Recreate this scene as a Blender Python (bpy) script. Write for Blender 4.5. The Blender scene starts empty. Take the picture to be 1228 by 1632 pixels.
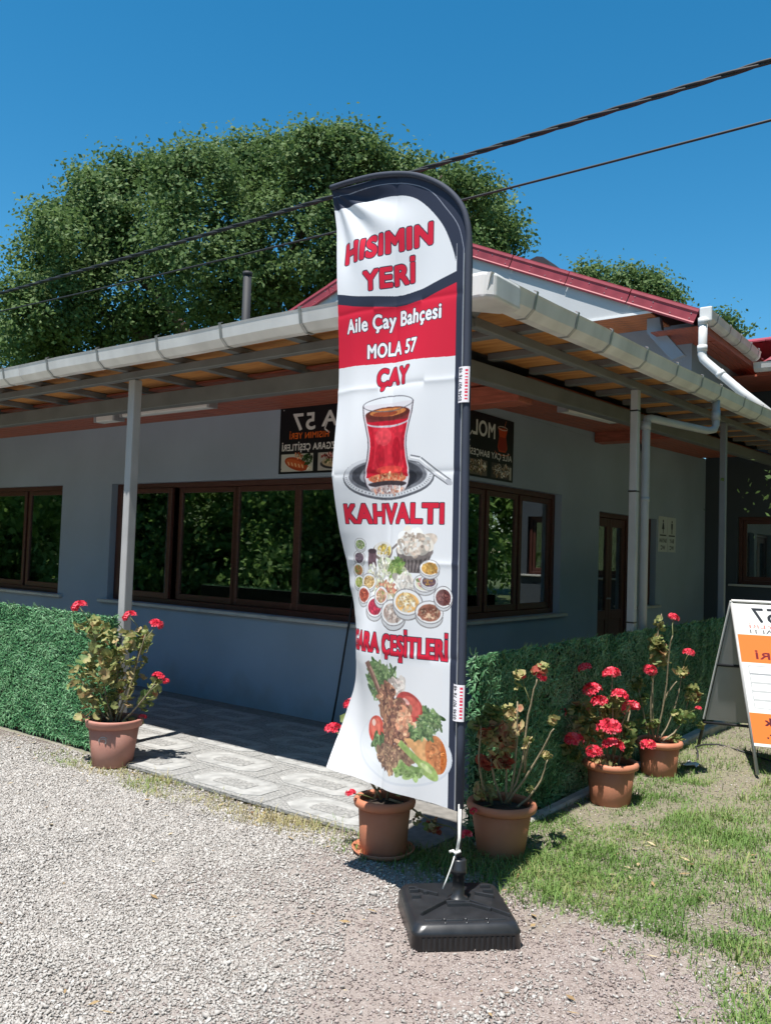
import bpy, math, random
import numpy as np
from mathutils import Vector, Matrix, Euler
random.seed(7)
RNG = np.random.default_rng(11)
SC = bpy.context.scene
COL = SC.collection
PI = math.pi
R = math.radians

# ------------------------------------------------------------------ camera, sky, sun, exposure
F_PX = 1350.0
ROLL, PITCH, AZ = R(1.88), R(2.65), R(37.19)
cam_d = bpy.data.cameras.new('camera')
cam_d.sensor_fit = 'HORIZONTAL'
cam_d.sensor_width = 36
cam_d.lens = F_PX / 1228 * 36
cam_d.clip_end = 600
cam_d.clip_start = 0.05
cam = bpy.data.objects.new('camera', cam_d)
COL.objects.link(cam)
fw = Vector((-math.sin(AZ) * math.cos(PITCH), math.cos(AZ) * math.cos(PITCH), math.sin(PITCH)))
r0 = Vector((math.cos(AZ), math.sin(AZ), 0))
u0 = r0.cross(fw)
rt = r0 * math.cos(ROLL) + u0 * math.sin(ROLL)
up = -r0 * math.sin(ROLL) + u0 * math.cos(ROLL)
mw = Matrix((rt, up, -fw)).transposed().to_4x4()
mw.translation = Vector((0, 0, 1.55))
cam.matrix_world = mw
SC.camera = cam

SUN_EL = R(71)
world = bpy.data.worlds.new('World')
SC.world = world
world.use_nodes = True
nt = world.node_tree
bg = nt.nodes['Background']
sky = nt.nodes.new('ShaderNodeTexSky')
sky.sky_type = 'NISHITA'
sky.sun_disc = False
sky.sun_elevation = SUN_EL
sky.sun_rotation = R(174)
sky.altitude = 300
sky.air_density = 1.0
sky.dust_density = 0.3
sky.ozone_density = 3.0
hsv = nt.nodes.new('ShaderNodeHueSaturation')
hsv.inputs['Saturation'].default_value = 1.36
hsv.inputs['Value'].default_value = 1.0
hsv.inputs['Hue'].default_value = 0.485
nt.links.new(sky.outputs[0], hsv.inputs['Color'])
nt.links.new(hsv.outputs[0], bg.inputs[0])
bg.inputs[1].default_value = 0.094

sun_d = bpy.data.lights.new('sun', 'SUN')
sun_d.energy = 4.6
sun_d.angle = R(0.55)
sun_d.color = (1.0, 0.96, 0.90)
sun = bpy.data.objects.new('sun', sun_d)
COL.objects.link(sun)
SUN_DIR = R(174)               # compass bearing of the sun, from +y clockwise
sd = Vector((-math.sin(SUN_DIR) * math.cos(SUN_EL), -math.cos(SUN_DIR) * math.cos(SUN_EL), -math.sin(SUN_EL)))
sun.rotation_euler = sd.to_track_quat('-Z', 'Y').to_euler()

SC.view_settings.view_transform = 'Standard'
SC.view_settings.look = 'None'
SC.view_settings.gamma = 1
SC.view_settings.exposure = 0.78
SC.view_settings.use_curve_mapping = False
SC.render.engine = 'CYCLES'
SC.cycles.max_bounces = 8
SC.cycles.transparent_max_bounces = 12
SC.cycles.use_denoising = True

# ------------------------------------------------------------------ materials
MATS = {}


def srgb(r, g, b):
    f = lambda c: c / 12.92 if c <= 0.04045 else ((c + 0.055) / 1.055) ** 2.4
    return (f(r / 255), f(g / 255), f(b / 255), 1)


def mat(name, col, rough=0.6, metal=0.0, spec=0.5, var=0.0, scale=8.0, bump=0.0, bscale=40.0, col2=None,
        stretch=None, coat=0.0, transl=0.0, coords='Object', detail=5):
    m = bpy.data.materials.new(name)
    m.use_nodes = True
    n = m.node_tree.nodes
    L = m.node_tree.links
    b = n['Principled BSDF']
    col = (*col[:3], 1)
    b.inputs['Base Color'].default_value = col
    b.inputs['Roughness'].default_value = rough
    b.inputs['Metallic'].default_value = metal
    b.inputs['Specular IOR Level'].default_value = spec
    b.inputs['Coat Weight'].default_value = coat
    tc = n.new('ShaderNodeTexCoord')
    mp = n.new('ShaderNodeMapping')
    L.new(tc.outputs[coords], mp.inputs[0])
    if stretch:
        mp.inputs['Scale'].default_value = stretch
    if var > 0 or col2:
        nz = n.new('ShaderNodeTexNoise')
        nz.inputs['Scale'].default_value = scale
        nz.inputs['Detail'].default_value = detail
        L.new(mp.outputs[0], nz.inputs['Vector'])
        rp = n.new('ShaderNodeValToRGB')
        rp.color_ramp.elements[0].position = 0.3
        rp.color_ramp.elements[1].position = 0.7
        if col2:
            c2 = (*col2[:3], 1)
            rp.color_ramp.elements[0].color = col
            rp.color_ramp.elements[1].color = c2
        else:
            rp.color_ramp.elements[0].color = tuple(c * (1 - var) for c in col[:3]) + (1,)
            rp.color_ramp.elements[1].color = tuple(min(1, c * (1 + var)) for c in col[:3]) + (1,)
        L.new(nz.outputs[0], rp.inputs[0])
        L.new(rp.outputs[0], b.inputs['Base Color'])
        mr = n.new('ShaderNodeMapRange')
        mr.inputs[3].default_value = max(0.02, rough - 0.08)
        mr.inputs[4].default_value = min(1, rough + 0.1)
        L.new(nz.outputs[0], mr.inputs[0])
        L.new(mr.outputs[0], b.inputs['Roughness'])
    if bump > 0:
        nb = n.new('ShaderNodeTexNoise')
        nb.inputs['Scale'].default_value = bscale
        nb.inputs['Detail'].default_value = 6
        L.new(mp.outputs[0], nb.inputs['Vector'])
        bp = n.new('ShaderNodeBump')
        bp.inputs['Strength'].default_value = bump
        bp.inputs['Distance'].default_value = 0.01
        L.new(nb.outputs[0], bp.inputs['Height'])
        L.new(bp.outputs[0], b.inputs['Normal'])
    if transl > 0:
        out = n['Material Output']
        tr = n.new('ShaderNodeBsdfTranslucent')
        tr.inputs[0].default_value = col
        src = b.inputs['Base Color'].links
        if src:
            L.new(src[0].from_socket, tr.inputs[0])
        mx = n.new('ShaderNodeMixShader')
        mx.inputs[0].default_value = transl
        L.new(b.outputs[0], mx.inputs[1])
        L.new(tr.outputs[0], mx.inputs[2])
        L.new(mx.outputs[0], out.inputs[0])
    MATS[name] = m
    return m


def tint_mat(name, stops, rough=0.7, transl=0.0, spec=0.3):
    """colour per face from the 'tint' attribute (each leaf, stone or blade has its own colour)"""
    m = bpy.data.materials.new(name)
    m.use_nodes = True
    n = m.node_tree.nodes
    L = m.node_tree.links
    b = n['Principled BSDF']
    b.inputs['Roughness'].default_value = rough
    b.inputs['Specular IOR Level'].default_value = spec
    a = n.new('ShaderNodeAttribute')
    a.attribute_name = 'tint'
    rp = n.new('ShaderNodeValToRGB')
    cr = rp.color_ramp
    while len(cr.elements) < len(stops):
        cr.elements.new(0.5)
    for e, (p, c) in zip(cr.elements, stops):
        e.position = p
        e.color = (*c[:3], 1)
    L.new(a.outputs['Fac'], rp.inputs[0])
    L.new(rp.outputs[0], b.inputs['Base Color'])
    if transl > 0:
        tr = n.new('ShaderNodeBsdfTranslucent')
        L.new(rp.outputs[0], tr.inputs[0])
        mx = n.new('ShaderNodeMixShader')
        mx.inputs[0].default_value = transl
        L.new(b.outputs[0], mx.inputs[1])
        L.new(tr.outputs[0], mx.inputs[2])
        L.new(mx.outputs[0], n['Material Output'].inputs[0])
    MATS[name] = m
    return m


M_wall = mat('wall_paint', (0.325, 0.385, 0.480), 0.75, var=0.12, scale=.9, bump=0.12, bscale=120)
wn, wl = M_wall.node_tree.nodes, M_wall.node_tree.links
wb = wn['Principled BSDF']
src = wb.inputs['Base Color'].links[0].from_socket
wt = wn.new('ShaderNodeTexCoord')
wz = wn.new('ShaderNodeSeparateXYZ')
wl.new(wt.outputs['Object'], wz.inputs[0])
wno = wn.new('ShaderNodeTexNoise')
wno.inputs['Scale'].default_value = 3.5
wno.inputs['Detail'].default_value = 8
wl.new(wt.outputs['Object'], wno.inputs['Vector'])
wa = wn.new('ShaderNodeMath')
wa.operation = 'MULTIPLY_ADD'
wa.inputs[1].default_value = -.9
wl.new(wno.outputs[0], wa.inputs[0])
wl.new(wz.outputs['Z'], wa.inputs[2])
wm = wn.new('ShaderNodeMapRange')
wm.inputs[1].default_value = -.42
wm.inputs[2].default_value = -.12
wm.inputs[3].default_value = .40
wm.inputs[4].default_value = 0
wl.new(wa.outputs[0], wm.inputs[0])
wx = wn.new('ShaderNodeMix')
wx.data_type = 'RGBA'
wx.inputs[7].default_value = (0.26, 0.235, 0.20, 1)
wl.new(wm.outputs[0], wx.inputs[0])
wl.new(src, wx.inputs[6])
wl.new(wx.outputs[2], wb.inputs['Base Color'])
M_porch_shade = mat('porch_shaded_paint', (0.055, 0.066, 0.082), 0.8, var=0.1, scale=1.2)  # darker than the wall paint: shade of the deep porch put into the colour
M_gable = mat('gable_plaster', (0.50, 0.51, 0.52), 0.85, var=0.06, scale=1.5, bump=0.1, bscale=90)
M_red = mat('red_roof_metal', (0.31, 0.050, 0.066), 0.5, var=0.16, scale=5, spec=0.4)
M_gutter = mat('gutter_plastic', (0.66, 0.66, 0.645), 0.45, var=0.16, scale=4, stretch=(1, 1, .35), spec=0.4)
M_pipe = mat('white_pipe', (0.66, 0.66, 0.65), 0.35, var=0.05, scale=6)
M_pipe_grey = mat('grey_pipe', (0.36, 0.38, 0.40), 0.4, var=0.06, scale=6)
M_galv = mat('galvanised_bracket', (0.40, 0.41, 0.41), 0.45, metal=0.6, var=0.15, scale=20)
M_steel = mat('painted_steel', (0.150, 0.158, 0.156), 0.5, var=0.14, scale=5, spec=0.4)
M_post = mat('post_steel', (0.40, 0.40, 0.40), 0.42, var=0.10, scale=4, spec=0.5)
M_postdark = mat('dark_post_steel', (0.20, 0.21, 0.225), 0.45, var=0.08, scale=4, spec=0.5)
M_ply = mat('stained_ply', (0.64, 0.32, 0.10), 0.6, col2=(0.42, 0.145, 0.034), scale=3.2, stretch=(1, 6, 1), bump=0.06, bscale=60)
M_soffit = mat('soffit_timber', (0.36, 0.095, 0.055), 0.5, var=0.30, scale=3, stretch=(2, 14, 14), bump=0.05, bscale=50)
M_soffit2 = mat('soffit_timber_cross', (0.36, 0.095, 0.055), 0.5, var=0.30, scale=3, stretch=(14, 2, 14), bump=0.05, bscale=50)
M_frame = mat('window_timber', (0.090, 0.030, 0.022), 0.42, var=0.25, scale=3, stretch=(3, 3, 20))
M_sill = mat('marble_sill', (0.55, 0.53, 0.50), 0.4, var=0.12, scale=6)
M_black = mat('black_plastic', (0.020, 0.021, 0.024), 0.33, var=0.2, scale=15, spec=0.5)
M_dark = mat('dark_metal', (0.022, 0.023, 0.027), 0.7)
M_cable = mat('cable_rubber', (0.02, 0.02, 0.022), 0.6)
M_terra = mat('terracotta_plastic', (0.47, 0.172, 0.095), 0.55, col2=(0.50, 0.215, 0.135), scale=5, spec=0.35, bump=0.04, bscale=60)
M_terra2 = mat('terracotta_dusty', (0.43, 0.180, 0.137), 0.6, col2=(0.50, 0.27, 0.22), scale=5, spec=0.3, bump=0.04, bscale=60)
M_soil = mat('potting_soil', (0.035, 0.024, 0.017), 0.95, var=0.4, scale=40, bump=0.6, bscale=60)
M_stem = mat('geranium_stem', (0.25, 0.205, 0.13), 0.7, var=0.3, scale=30, bump=0.2, bscale=90)
M_stemg = mat('flower_stalk', (0.16, 0.18, 0.07), 0.6)
M_bark = mat('bark', (0.09, 0.07, 0.05), 0.9, var=0.4, scale=12, bump=0.6, bscale=30)
M_string = mat('white_string', (0.75, 0.75, 0.72), 0.8)
M_inside = mat('interior_plaster', (0.42, 0.40, 0.37), 0.9)
M_insfloor = mat('interior_floor', (0.16, 0.13, 0.11), 0.5)
M_lamp = mat('lamp_casing', (0.78, 0.78, 0.76), 0.45)
M_eave = mat('eave_timber', (0.50, 0.165, 0.055), 0.5, var=0.35, scale=3, stretch=(2, 10, 10))
M_kerb = mat('kerb_concrete', (0.42, 0.40, 0.37), 0.9, var=0.2, scale=10, bump=0.3, bscale=60)
M_smooth = mat('paver_smooth', (0.335, 0.335, 0.325), 0.85, var=0.24, scale=14, bump=0.10, bscale=90)
M_pebble = mat('paver_pebble', (0.17, 0.17, 0.165), 0.9, col2=(0.37, 0.365, 0.35), scale=62, bump=0.7, bscale=70, detail=2)
M_joint = mat('mortar_bed', (0.20, 0.19, 0.175), 0.95, var=0.2, scale=20)
M_board = mat('sign_back', (0.40, 0.40, 0.40), 0.6, var=0.05)
M_white = mat('white_paint', (0.78, 0.78, 0.77), 0.5)
M_signblack = mat('sign_edge', (0.015, 0.015, 0.018), 0.35)
M_matback = mat('mat_backing', (0.012, 0.030, 0.016), 0.9)
M_sleeve = mat('flag_sleeve_cloth', (0.034, 0.042, 0.066), 0.75, var=0.1, scale=20, stretch=(1, 1, 0.2), spec=0.4)
M_cush_w = mat('cushion_white', (0.6, 0.56, 0.54), 0.9)
M_cush_r = mat('cushion_red', (0.45, 0.05, 0.05), 0.9)
M_bench = mat('bench_timber', (0.14, 0.075, 0.04), 0.6)

m = M_glass = bpy.data.materials.new('window_glass')
m.use_nodes = True
n = m.node_tree.nodes
n.remove(n['Principled BSDF'])
tr = n.new('ShaderNodeBsdfTransparent')
tr.inputs[0].default_value = (0.72, 0.78, 0.77, 1)
gl = n.new('ShaderNodeBsdfGlossy')
gl.inputs['Roughness'].default_value = 0.012
gl.inputs[0].default_value = (0.95, 1, 0.98, 1)
fr = n.new('ShaderNodeFresnel')
fr.inputs[0].default_value = 3.9
mx = n.new('ShaderNodeMixShader')
m.node_tree.links.new(fr.outputs[0], mx.inputs[0])
m.node_tree.links.new(tr.outputs[0], mx.inputs[1])
m.node_tree.links.new(gl.outputs[0], mx.inputs[2])
m.node_tree.links.new(mx.outputs[0], n['Material Output'].inputs[0])

T_leaf = tint_mat('tree_leaf', [(0, (0.055, 0.100, 0.028)), (0.55, (0.125, 0.200, 0.062)), (1, (0.210, 0.280, 0.115))], 0.6, 0.38, 0.22)
T_bush = tint_mat('bush_leaf', [(0, (0.07, 0.13, 0.03)), (0.55, (0.22, 0.36, 0.09)), (1, (0.36, 0.48, 0.17))], 0.55, 0.5, 0.3)
T_hedge = tint_mat('hedge_blade', [(0, (0.014, 0.080, 0.030)), (0.5, (0.085, 0.235, 0.095)), (1, (0.29, 0.50, 0.28))], 0.42, 0.12, 0.5)
T_grass = tint_mat('grass_blade', [(0, (0.080, 0.160, 0.030)), (0.45, (0.165, 0.275, 0.070)), (0.7, (0.29, 0.31, 0.12)), (1, (0.44, 0.37, 0.20))], 0.6, 0.25)
T_gleaf = tint_mat('geranium_leaf', [(0, (0.110, 0.190, 0.055)), (0.4, (0.310, 0.330, 0.125)), (0.65, (0.470, 0.380, 0.190)), (0.85, (0.40, 0.190, 0.105)), (1, (0.38, 0.060, 0.045))], 0.6, 0.33)
T_petal = tint_mat('geranium_petal', [(0, (0.60, 0.016, 0.045)), (0.5, (0.84, 0.045, 0.095)), (1, (0.90, 0.24, 0.28))], 0.6, 0.25)
T_stone = tint_mat('crushed_stone', [(0, (0.24, 0.21, 0.19)), (0.35, (0.345, 0.318, 0.295)), (0.75, (0.435, 0.412, 0.385)), (1, (0.60, 0.58, 0.55))], 0.85)
T_pea = tint_mat('pea_gravel', [(0, (0.19, 0.145, 0.132)), (0.4, (0.29, 0.237, 0.222)), (0.75, (0.385, 0.325, 0.305)), (1, (0.60, 0.565, 0.53))], 0.85)

# ------------------------------------------------------------------ mesh helpers
ORG = {}


class MB:
    def __init__(self):
        self.v, self.f, self.m = [], [], []

    def add(self, vs, fs, mi=0):
        o = len(self.v)
        self.v += [tuple(p) for p in vs]
        self.f += [tuple(o + i for i in f) for f in fs]
        self.m += [mi] * len(fs)
        return self

    def box(self, x0, x1, y0, y1, z0, z1, mi=0):
        vs = [(x, y, z) for z in (z0, z1) for y in (y0, y1) for x in (x0, x1)]
        return self.add(vs, [(0, 2, 3, 1), (4, 5, 7, 6), (0, 1, 5, 4), (2, 6, 7, 3), (0, 4, 6, 2), (1, 3, 7, 5)], mi)

    def hexa(self, lo, hi, mi=0):
        """eight corners: four low (ccw seen from above), four high"""
        return self.add(list(lo) + list(hi), [(3, 2, 1, 0), (4, 5, 6, 7), (0, 1, 5, 4), (1, 2, 6, 5), (2, 3, 7, 6), (3, 0, 4, 7)], mi)

    def sweep(self, ring_fn, n_sec, n_ring, mi=0, caps=True):
        vs = []
        for i in range(n_sec):
            vs += ring_fn(i)
        fs = []
        for i in range(n_sec - 1):
            for j in range(n_ring):
                a = i * n_ring + j
                b = i * n_ring + (j + 1) % n_ring
                fs.append((a, b, b + n_ring, a + n_ring))
        if caps:
            fs.append(tuple(range(n_ring - 1, -1, -1)))
            fs.append(tuple((n_sec - 1) * n_ring + j for j in range(n_ring)))
        return self.add(vs, fs, mi)

    def tube(self, pts, rad, n=8, mi=0, caps=True):
        pts = [Vector(p) for p in pts]
        if not hasattr(rad, '__len__'):
            rad = [rad] * len(pts)
        rings = []
        ref = None
        for i, p in enumerate(pts):
            t = (pts[min(i + 1, len(pts) - 1)] - pts[max(i - 1, 0)]).normalized()
            if ref is None:
                ref = Vector((0, 0, 1)) if abs(t.z) < 0.9 else Vector((1, 0, 0))
            s = t.cross(ref).normalized()
            ref = s.cross(t).normalized()
            rings.append([p + (s * math.cos(2 * PI * j / n) + ref * math.sin(2 * PI * j / n)) * rad[i] for j in range(n)])
        return self.sweep(lambda i: rings[i], len(pts), n, mi, caps)

    def lathe(self, prof, c, n=24, mi=0):
        """profile of (radius, z), closed by its own ends"""
        k = len(prof)
        vs, fs = [], []
        for j in range(n):
            a = 2 * PI * j / n
            for r, z in prof:
                vs.append((c[0] + r * math.cos(a), c[1] + r * math.sin(a), c[2] + z))
        for j in range(n):
            for i in range(k - 1):
                a = j * k + i
                b = ((j + 1) % n) * k + i
                fs.append((a, b, b + 1, a + 1))
        return self.add(vs, fs, mi)

    def prism(self, poly, to3, d0, d1, mi=0):
        """2D polygon extruded: to3(a, b, d) gives the point"""
        k = len(poly)
        vs = [to3(a, b, d0) for a, b in poly] + [to3(a, b, d1) for a, b in poly]
        fs = [tuple(range(k - 1, -1, -1)), tuple(range(k, 2 * k))]
        fs += [(i, (i + 1) % k, (i + 1) % k + k, i + k) for i in range(k)]
        return self.add(vs, fs, mi)

    def mesh(self, name, mats, origin=(0, 0, 0), smooth=False):
        me = bpy.data.meshes.new(name)
        ox, oy, oz = origin
        me.from_pydata([(x - ox, y - oy, z - oz) for x, y, z in self.v], [], self.f)
        if not isinstance(mats, (list, tuple)):
            mats = [mats]
        for mm in mats:
            me.materials.append(mm)
        me.polygons.foreach_set('material_index', self.m)
        if smooth:
            me.polygons.foreach_set('use_smooth', [True] * len(me.polygons))
        me.validate()
        me.update()
        import bmesh
        bm = bmesh.new()
        bm.from_mesh(me)
        bmesh.ops.recalc_face_normals(bm, faces=bm.faces)
        bm.to_mesh(me)
        bm.free()
        return me


def link(o, parent=None, world=(0, 0, 0)):
    COL.objects.link(o)
    w = Vector(world)
    ORG[o.name] = w
    if parent is not None:
        o.parent = parent
        o.location = w - ORG[parent.name]
    else:
        o.location = w
    return o


def part(name, mb, mats, parent=None, smooth=False, bevel=0.0, origin=None, seg=1):
    if origin is None:
        a = np.array(mb.v)
        c = (a.min(0) + a.max(0)) / 2
        origin = (float(c[0]), float(c[1]), float(a[:, 2].min()))
    o = bpy.data.objects.new(name, mb.mesh(name, mats, origin, smooth))
    link(o, parent, origin)
    if bevel > 0:
        md = o.modifiers.new('bevel', 'BEVEL')
        md.width = bevel
        md.segments = seg
        md.limit_method = 'ANGLE'
        md.angle_limit = R(40)
    return o


def inst(name, me, loc, parent=None, rot=(0, 0, 0), scale=1.0):
    o = bpy.data.objects.new(name, me)
    link(o, parent, loc)
    o.rotation_euler = rot
    o.scale = (scale,) * 3 if not hasattr(scale, '__len__') else scale
    return o


def tag(o, label=None, cat=None, group=None, kind=None):
    if label: o['label'] = label
    if cat: o['category'] = cat
    if group: o['group'] = group
    if kind: o['kind'] = kind
    return o


def thing(name, loc, label, cat, group=None):
    o = bpy.data.objects.new(name, None)
    o.empty_display_size = 0.1
    link(o, None, loc)
    return tag(o, label, cat, group)


def fast_mesh(name, V, Fc, tint=None, mats=(), smooth=False):
    """numpy arrays straight into a mesh; Fc is (n, k)"""
    me = bpy.data.meshes.new(name)
    nv, (nf, k) = len(V), Fc.shape
    me.vertices.add(nv)
    me.vertices.foreach_set('co', np.ascontiguousarray(V, dtype=np.float32).ravel())
    me.loops.add(nf * k)
    me.loops.foreach_set('vertex_index', np.ascontiguousarray(Fc, dtype=np.int32).ravel())
    me.polygons.add(nf)
    me.polygons.foreach_set('loop_start', np.arange(0, nf * k, k, dtype=np.int32))
    me.polygons.foreach_set('loop_total', np.full(nf, k, dtype=np.int32))
    if smooth:
        me.polygons.foreach_set('use_smooth', np.ones(nf, dtype=bool))
    if tint is not None:
        at = me.attributes.new('tint', 'FLOAT', 'FACE')
        at.data.foreach_set('value', np.ascontiguousarray(tint, dtype=np.float32))
    for mm in mats:
        me.materials.append(mm)
    me.update(calc_edges=True)
    return me


def obj_from(name, me, parent=None, world=(0, 0, 0)):
    o = bpy.data.objects.new(name, me)
    return link(o, parent, world)


def rand_rot(n):
    q = RNG.normal(size=(n, 4))
    q /= np.linalg.norm(q, axis=1)[:, None]
    w, x, y, z = q.T
    return np.stack([np.stack([1 - 2 * (y * y + z * z), 2 * (x * y - z * w), 2 * (x * z + y * w)], -1),
                     np.stack([2 * (x * y + z * w), 1 - 2 * (x * x + z * z), 2 * (y * z - x * w)], -1),
                     np.stack([2 * (x * z - y * w), 2 * (y * z + x * w), 1 - 2 * (x * x + y * y)], -1)], 1)


def vnoise(x, y, s, seed=0):
    """smooth value noise on numpy arrays"""
    g = np.random.default_rng(seed).random((64, 64))
    x, y = np.asarray(x) * s, np.asarray(y) * s
    xi, yi = np.floor(x).astype(int), np.floor(y).astype(int)
    fx, fy = x - xi, y - yi
    fx, fy = fx * fx * (3 - 2 * fx), fy * fy * (3 - 2 * fy)
    a, b = g[xi % 64, yi % 64], g[(xi + 1) % 64, yi % 64]
    c, d = g[xi % 64, (yi + 1) % 64], g[(xi + 1) % 64, (yi + 1) % 64]
    return (a * (1 - fx) + b * fx) * (1 - fy) + (c * (1 - fx) + d * fx) * fy


# ------------------------------------------------------------------ printed artwork (drawn here, pixel by pixel)
_TXT = {}


def _glyphs(s):
    c = bpy.data.curves.new('lettering', 'FONT')
    c.body = s
    c.space_character = 1.08
    o = bpy.data.objects.new('lettering', c)
    COL.objects.link(o)
    bpy.context.view_layer.update()
    me = bpy.data.meshes.new_from_object(o.evaluated_get(bpy.context.evaluated_depsgraph_get()))
    me.calc_loop_triangles()
    P = np.array([(v.co.x, v.co.y) for v in me.vertices])
    out = P[np.array([t.vertices[:] for t in me.loop_triangles])]
    bpy.data.objects.remove(o)
    bpy.data.curves.remove(c)
    bpy.data.meshes.remove(me)
    return out


def text_tris(s, bold=0.0):
    """triangles of a line of text; the dotted capital I and S with cedilla are put together from plain letters"""
    if s in _TXT:
        return _TXT[s]
    plain = s.replace('\u0130', 'I').replace('\u015e', 'S')
    out = [_glyphs(plain)]

    def quad(x0, x1, y0, y1):
        out.append(np.array([[(x0, y0), (x1, y0), (x1, y1)], [(x0, y0), (x1, y1), (x0, y1)]]))
    for i, ch in enumerate(s):
        if ch in '\u0130\u015e':
            g1, g2 = _glyphs(plain[:i + 1]), _glyphs(plain[i])
            x = g1[..., 0].max() - (g2[..., 0].max() - g2[..., 0].min()) / 2
            if ch == '\u0130':
                quad(x - .055, x + .055, .80, .91)
            else:
                quad(x - .03, x + .03, -.09, .0)
                quad(x - .03, x + .08, -.12, -.07)
                quad(x + .03, x + .08, -.19, -.12)
                quad(x - .09, x + .08, -.22, -.17)
    _TXT[s] = np.concatenate(out)
    return _TXT[s]


class Paint:
    """picture over the rectangle a0..a1 x b0..b1 (metres), a to the right, b up"""

    def __init__(self, a0, a1, b0, b1, ppm, bgc):
        self.a0, self.b0, self.p = a0, b0, ppm
        self.w, self.h = int((a1 - a0) * ppm), int((b1 - b0) * ppm)
        self.im = np.empty((self.h, self.w, 3))
        self.im[:] = np.array(bgc) / 255

    def px(self, pts):
        q = np.array(pts, float)
        return np.stack([(q[..., 0] - self.a0) * self.p, (q[..., 1] - self.b0) * self.p], -1)

    def _put(self, x0, y0, mask, col, alpha=1.0):
        h, w = mask.shape
        reg = self.im[y0:y0 + h, x0:x0 + w]
        reg[mask] = reg[mask] * (1 - alpha) + alpha * np.array(col)[:3] / 255

    def poly(self, pts, col, alpha=1.0):
        q = self.px(pts)
        x0, y0 = np.maximum(np.floor(q.min(0)).astype(int), 0)
        x1, y1 = np.minimum(np.ceil(q.max(0)).astype(int) + 1, (self.w, self.h))
        if x1 <= x0 or y1 <= y0: return
        X, Y = np.meshgrid(np.arange(x0, x1) + .5, np.arange(y0, y1) + .5)
        ins = np.zeros(X.shape, bool)
        for (xa, ya), (xb, yb) in zip(q, np.roll(q, -1, 0)):
            if ya == yb: continue
            ins ^= ((ya > Y) != (yb > Y)) & (X < (xb - xa) * (Y - ya) / (yb - ya) + xa)
        self._put(x0, y0, ins, col, alpha)

    def ell(self, a, b, ra, rb, col, rot=0.0, alpha=1.0):
        t = np.linspace(0, 2 * PI, 36, endpoint=False)
        x, y = ra * np.cos(t), rb * np.sin(t)
        self.poly(np.stack([a + x * math.cos(rot) - y * math.sin(rot), b + x * math.sin(rot) + y * math.cos(rot)], -1), col, alpha)

    def ring(self, a, b, ra, rb, wd, col, rot=0.0, t0=0, t1=2 * PI):
        t = np.linspace(t0, t1, 60)
        for k in range(59):
            pts = []
            for tt, s in ((t[k], 0), (t[k + 1], 0), (t[k + 1], 1), (t[k], 1)):
                x, y = (ra - wd * s) * math.cos(tt), (rb - wd * s) * math.sin(tt)
                pts.append((a + x * math.cos(rot) - y * math.sin(rot), b + x * math.sin(rot) + y * math.cos(rot)))
            self.poly(pts, col)

    def rect(self, a0, a1, b0, b1, col, alpha=1.0):
        self.poly([(a0, b0), (a1, b0), (a1, b1), (a0, b1)], col, alpha)

    def line(self, pts, wd, col):
        for (xa, ya), (xb, yb) in zip(pts[:-1], pts[1:]):
            d = math.hypot(xb - xa, yb - ya) or 1
            nx, ny = -(yb - ya) / d * wd / 2, (xb - xa) / d * wd / 2
            self.poly([(xa + nx, ya + ny), (xb + nx, yb + ny), (xb - nx, yb - ny), (xa - nx, ya - ny)], col)

    def blobs(self, a, b, ra, rb, n, size, cols, seed, rot=0.0, asp=2.0):
        rg = np.random.default_rng(seed)
        for i_ in range(int(n * 2.6)):
            t, q = rg.random() * 2 * PI, math.sqrt(rg.random())
            x, y = ra * q * math.cos(t), rb * q * math.sin(t)
            c = np.array(cols[rg.integers(len(cols))]) * rg.uniform(.72, 1.18)
            s = size * rg.uniform(.5, 1.3) * (1 if i_ < n * .6 else .55 if i_ < n * 1.5 else .28)
            self.ell(a + x * math.cos(rot) - y * math.sin(rot), b + x * math.sin(rot) + y * math.cos(rot), s * asp ** .5, s / asp ** .5, np.clip(c, 0, 255), rg.random() * PI)

    def text(self, s, l, r, base, cap, col, bold=0.0, mirror=False, outline=None, ow=0.06):
        """lettering as a pixel mask; bold and outline thicken it, as shares of the cap height"""
        T = text_tris(s, 0.0)
        x0, x1 = T[..., 0].min(), T[..., 0].max()
        H = text_tris('H', 0.0)
        y0, y1 = H[..., 1].min(), H[..., 1].max()
        u = (T[..., 0] - x0) / (x1 - x0)
        q = T.copy()
        e = bold * cap
        q[..., 0] = (r - e - u * (r - l - 2 * e)) if mirror else (l + e + u * (r - l - 2 * e))
        q[..., 1] = base + e + (T[..., 1] - y0) / (y1 - y0) * (cap - 2 * e)
        keep = self.im
        self.im = np.zeros((self.h, self.w, 3))
        for t in q:
            self.poly(t, (255, 255, 255))
        mask = self.im[..., 0] > .5
        self.im = keep

        def grow(m, rad):
            k = int(math.ceil(rad))
            out = m.copy()
            for dy in range(-k, k + 1):
                for dx in range(-k, k + 1):
                    if dx * dx + dy * dy <= rad * rad + .3:
                        out |= np.roll(np.roll(m, dy, 0), dx, 1)
            return out
        m1 = grow(mask, e * self.p) if e * self.p >= .5 else mask
        if outline:
            self.im[grow(m1, max(1, ow * cap * self.p))] = np.array(outline) / 255
        self.im[m1] = np.array(col) / 255

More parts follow.
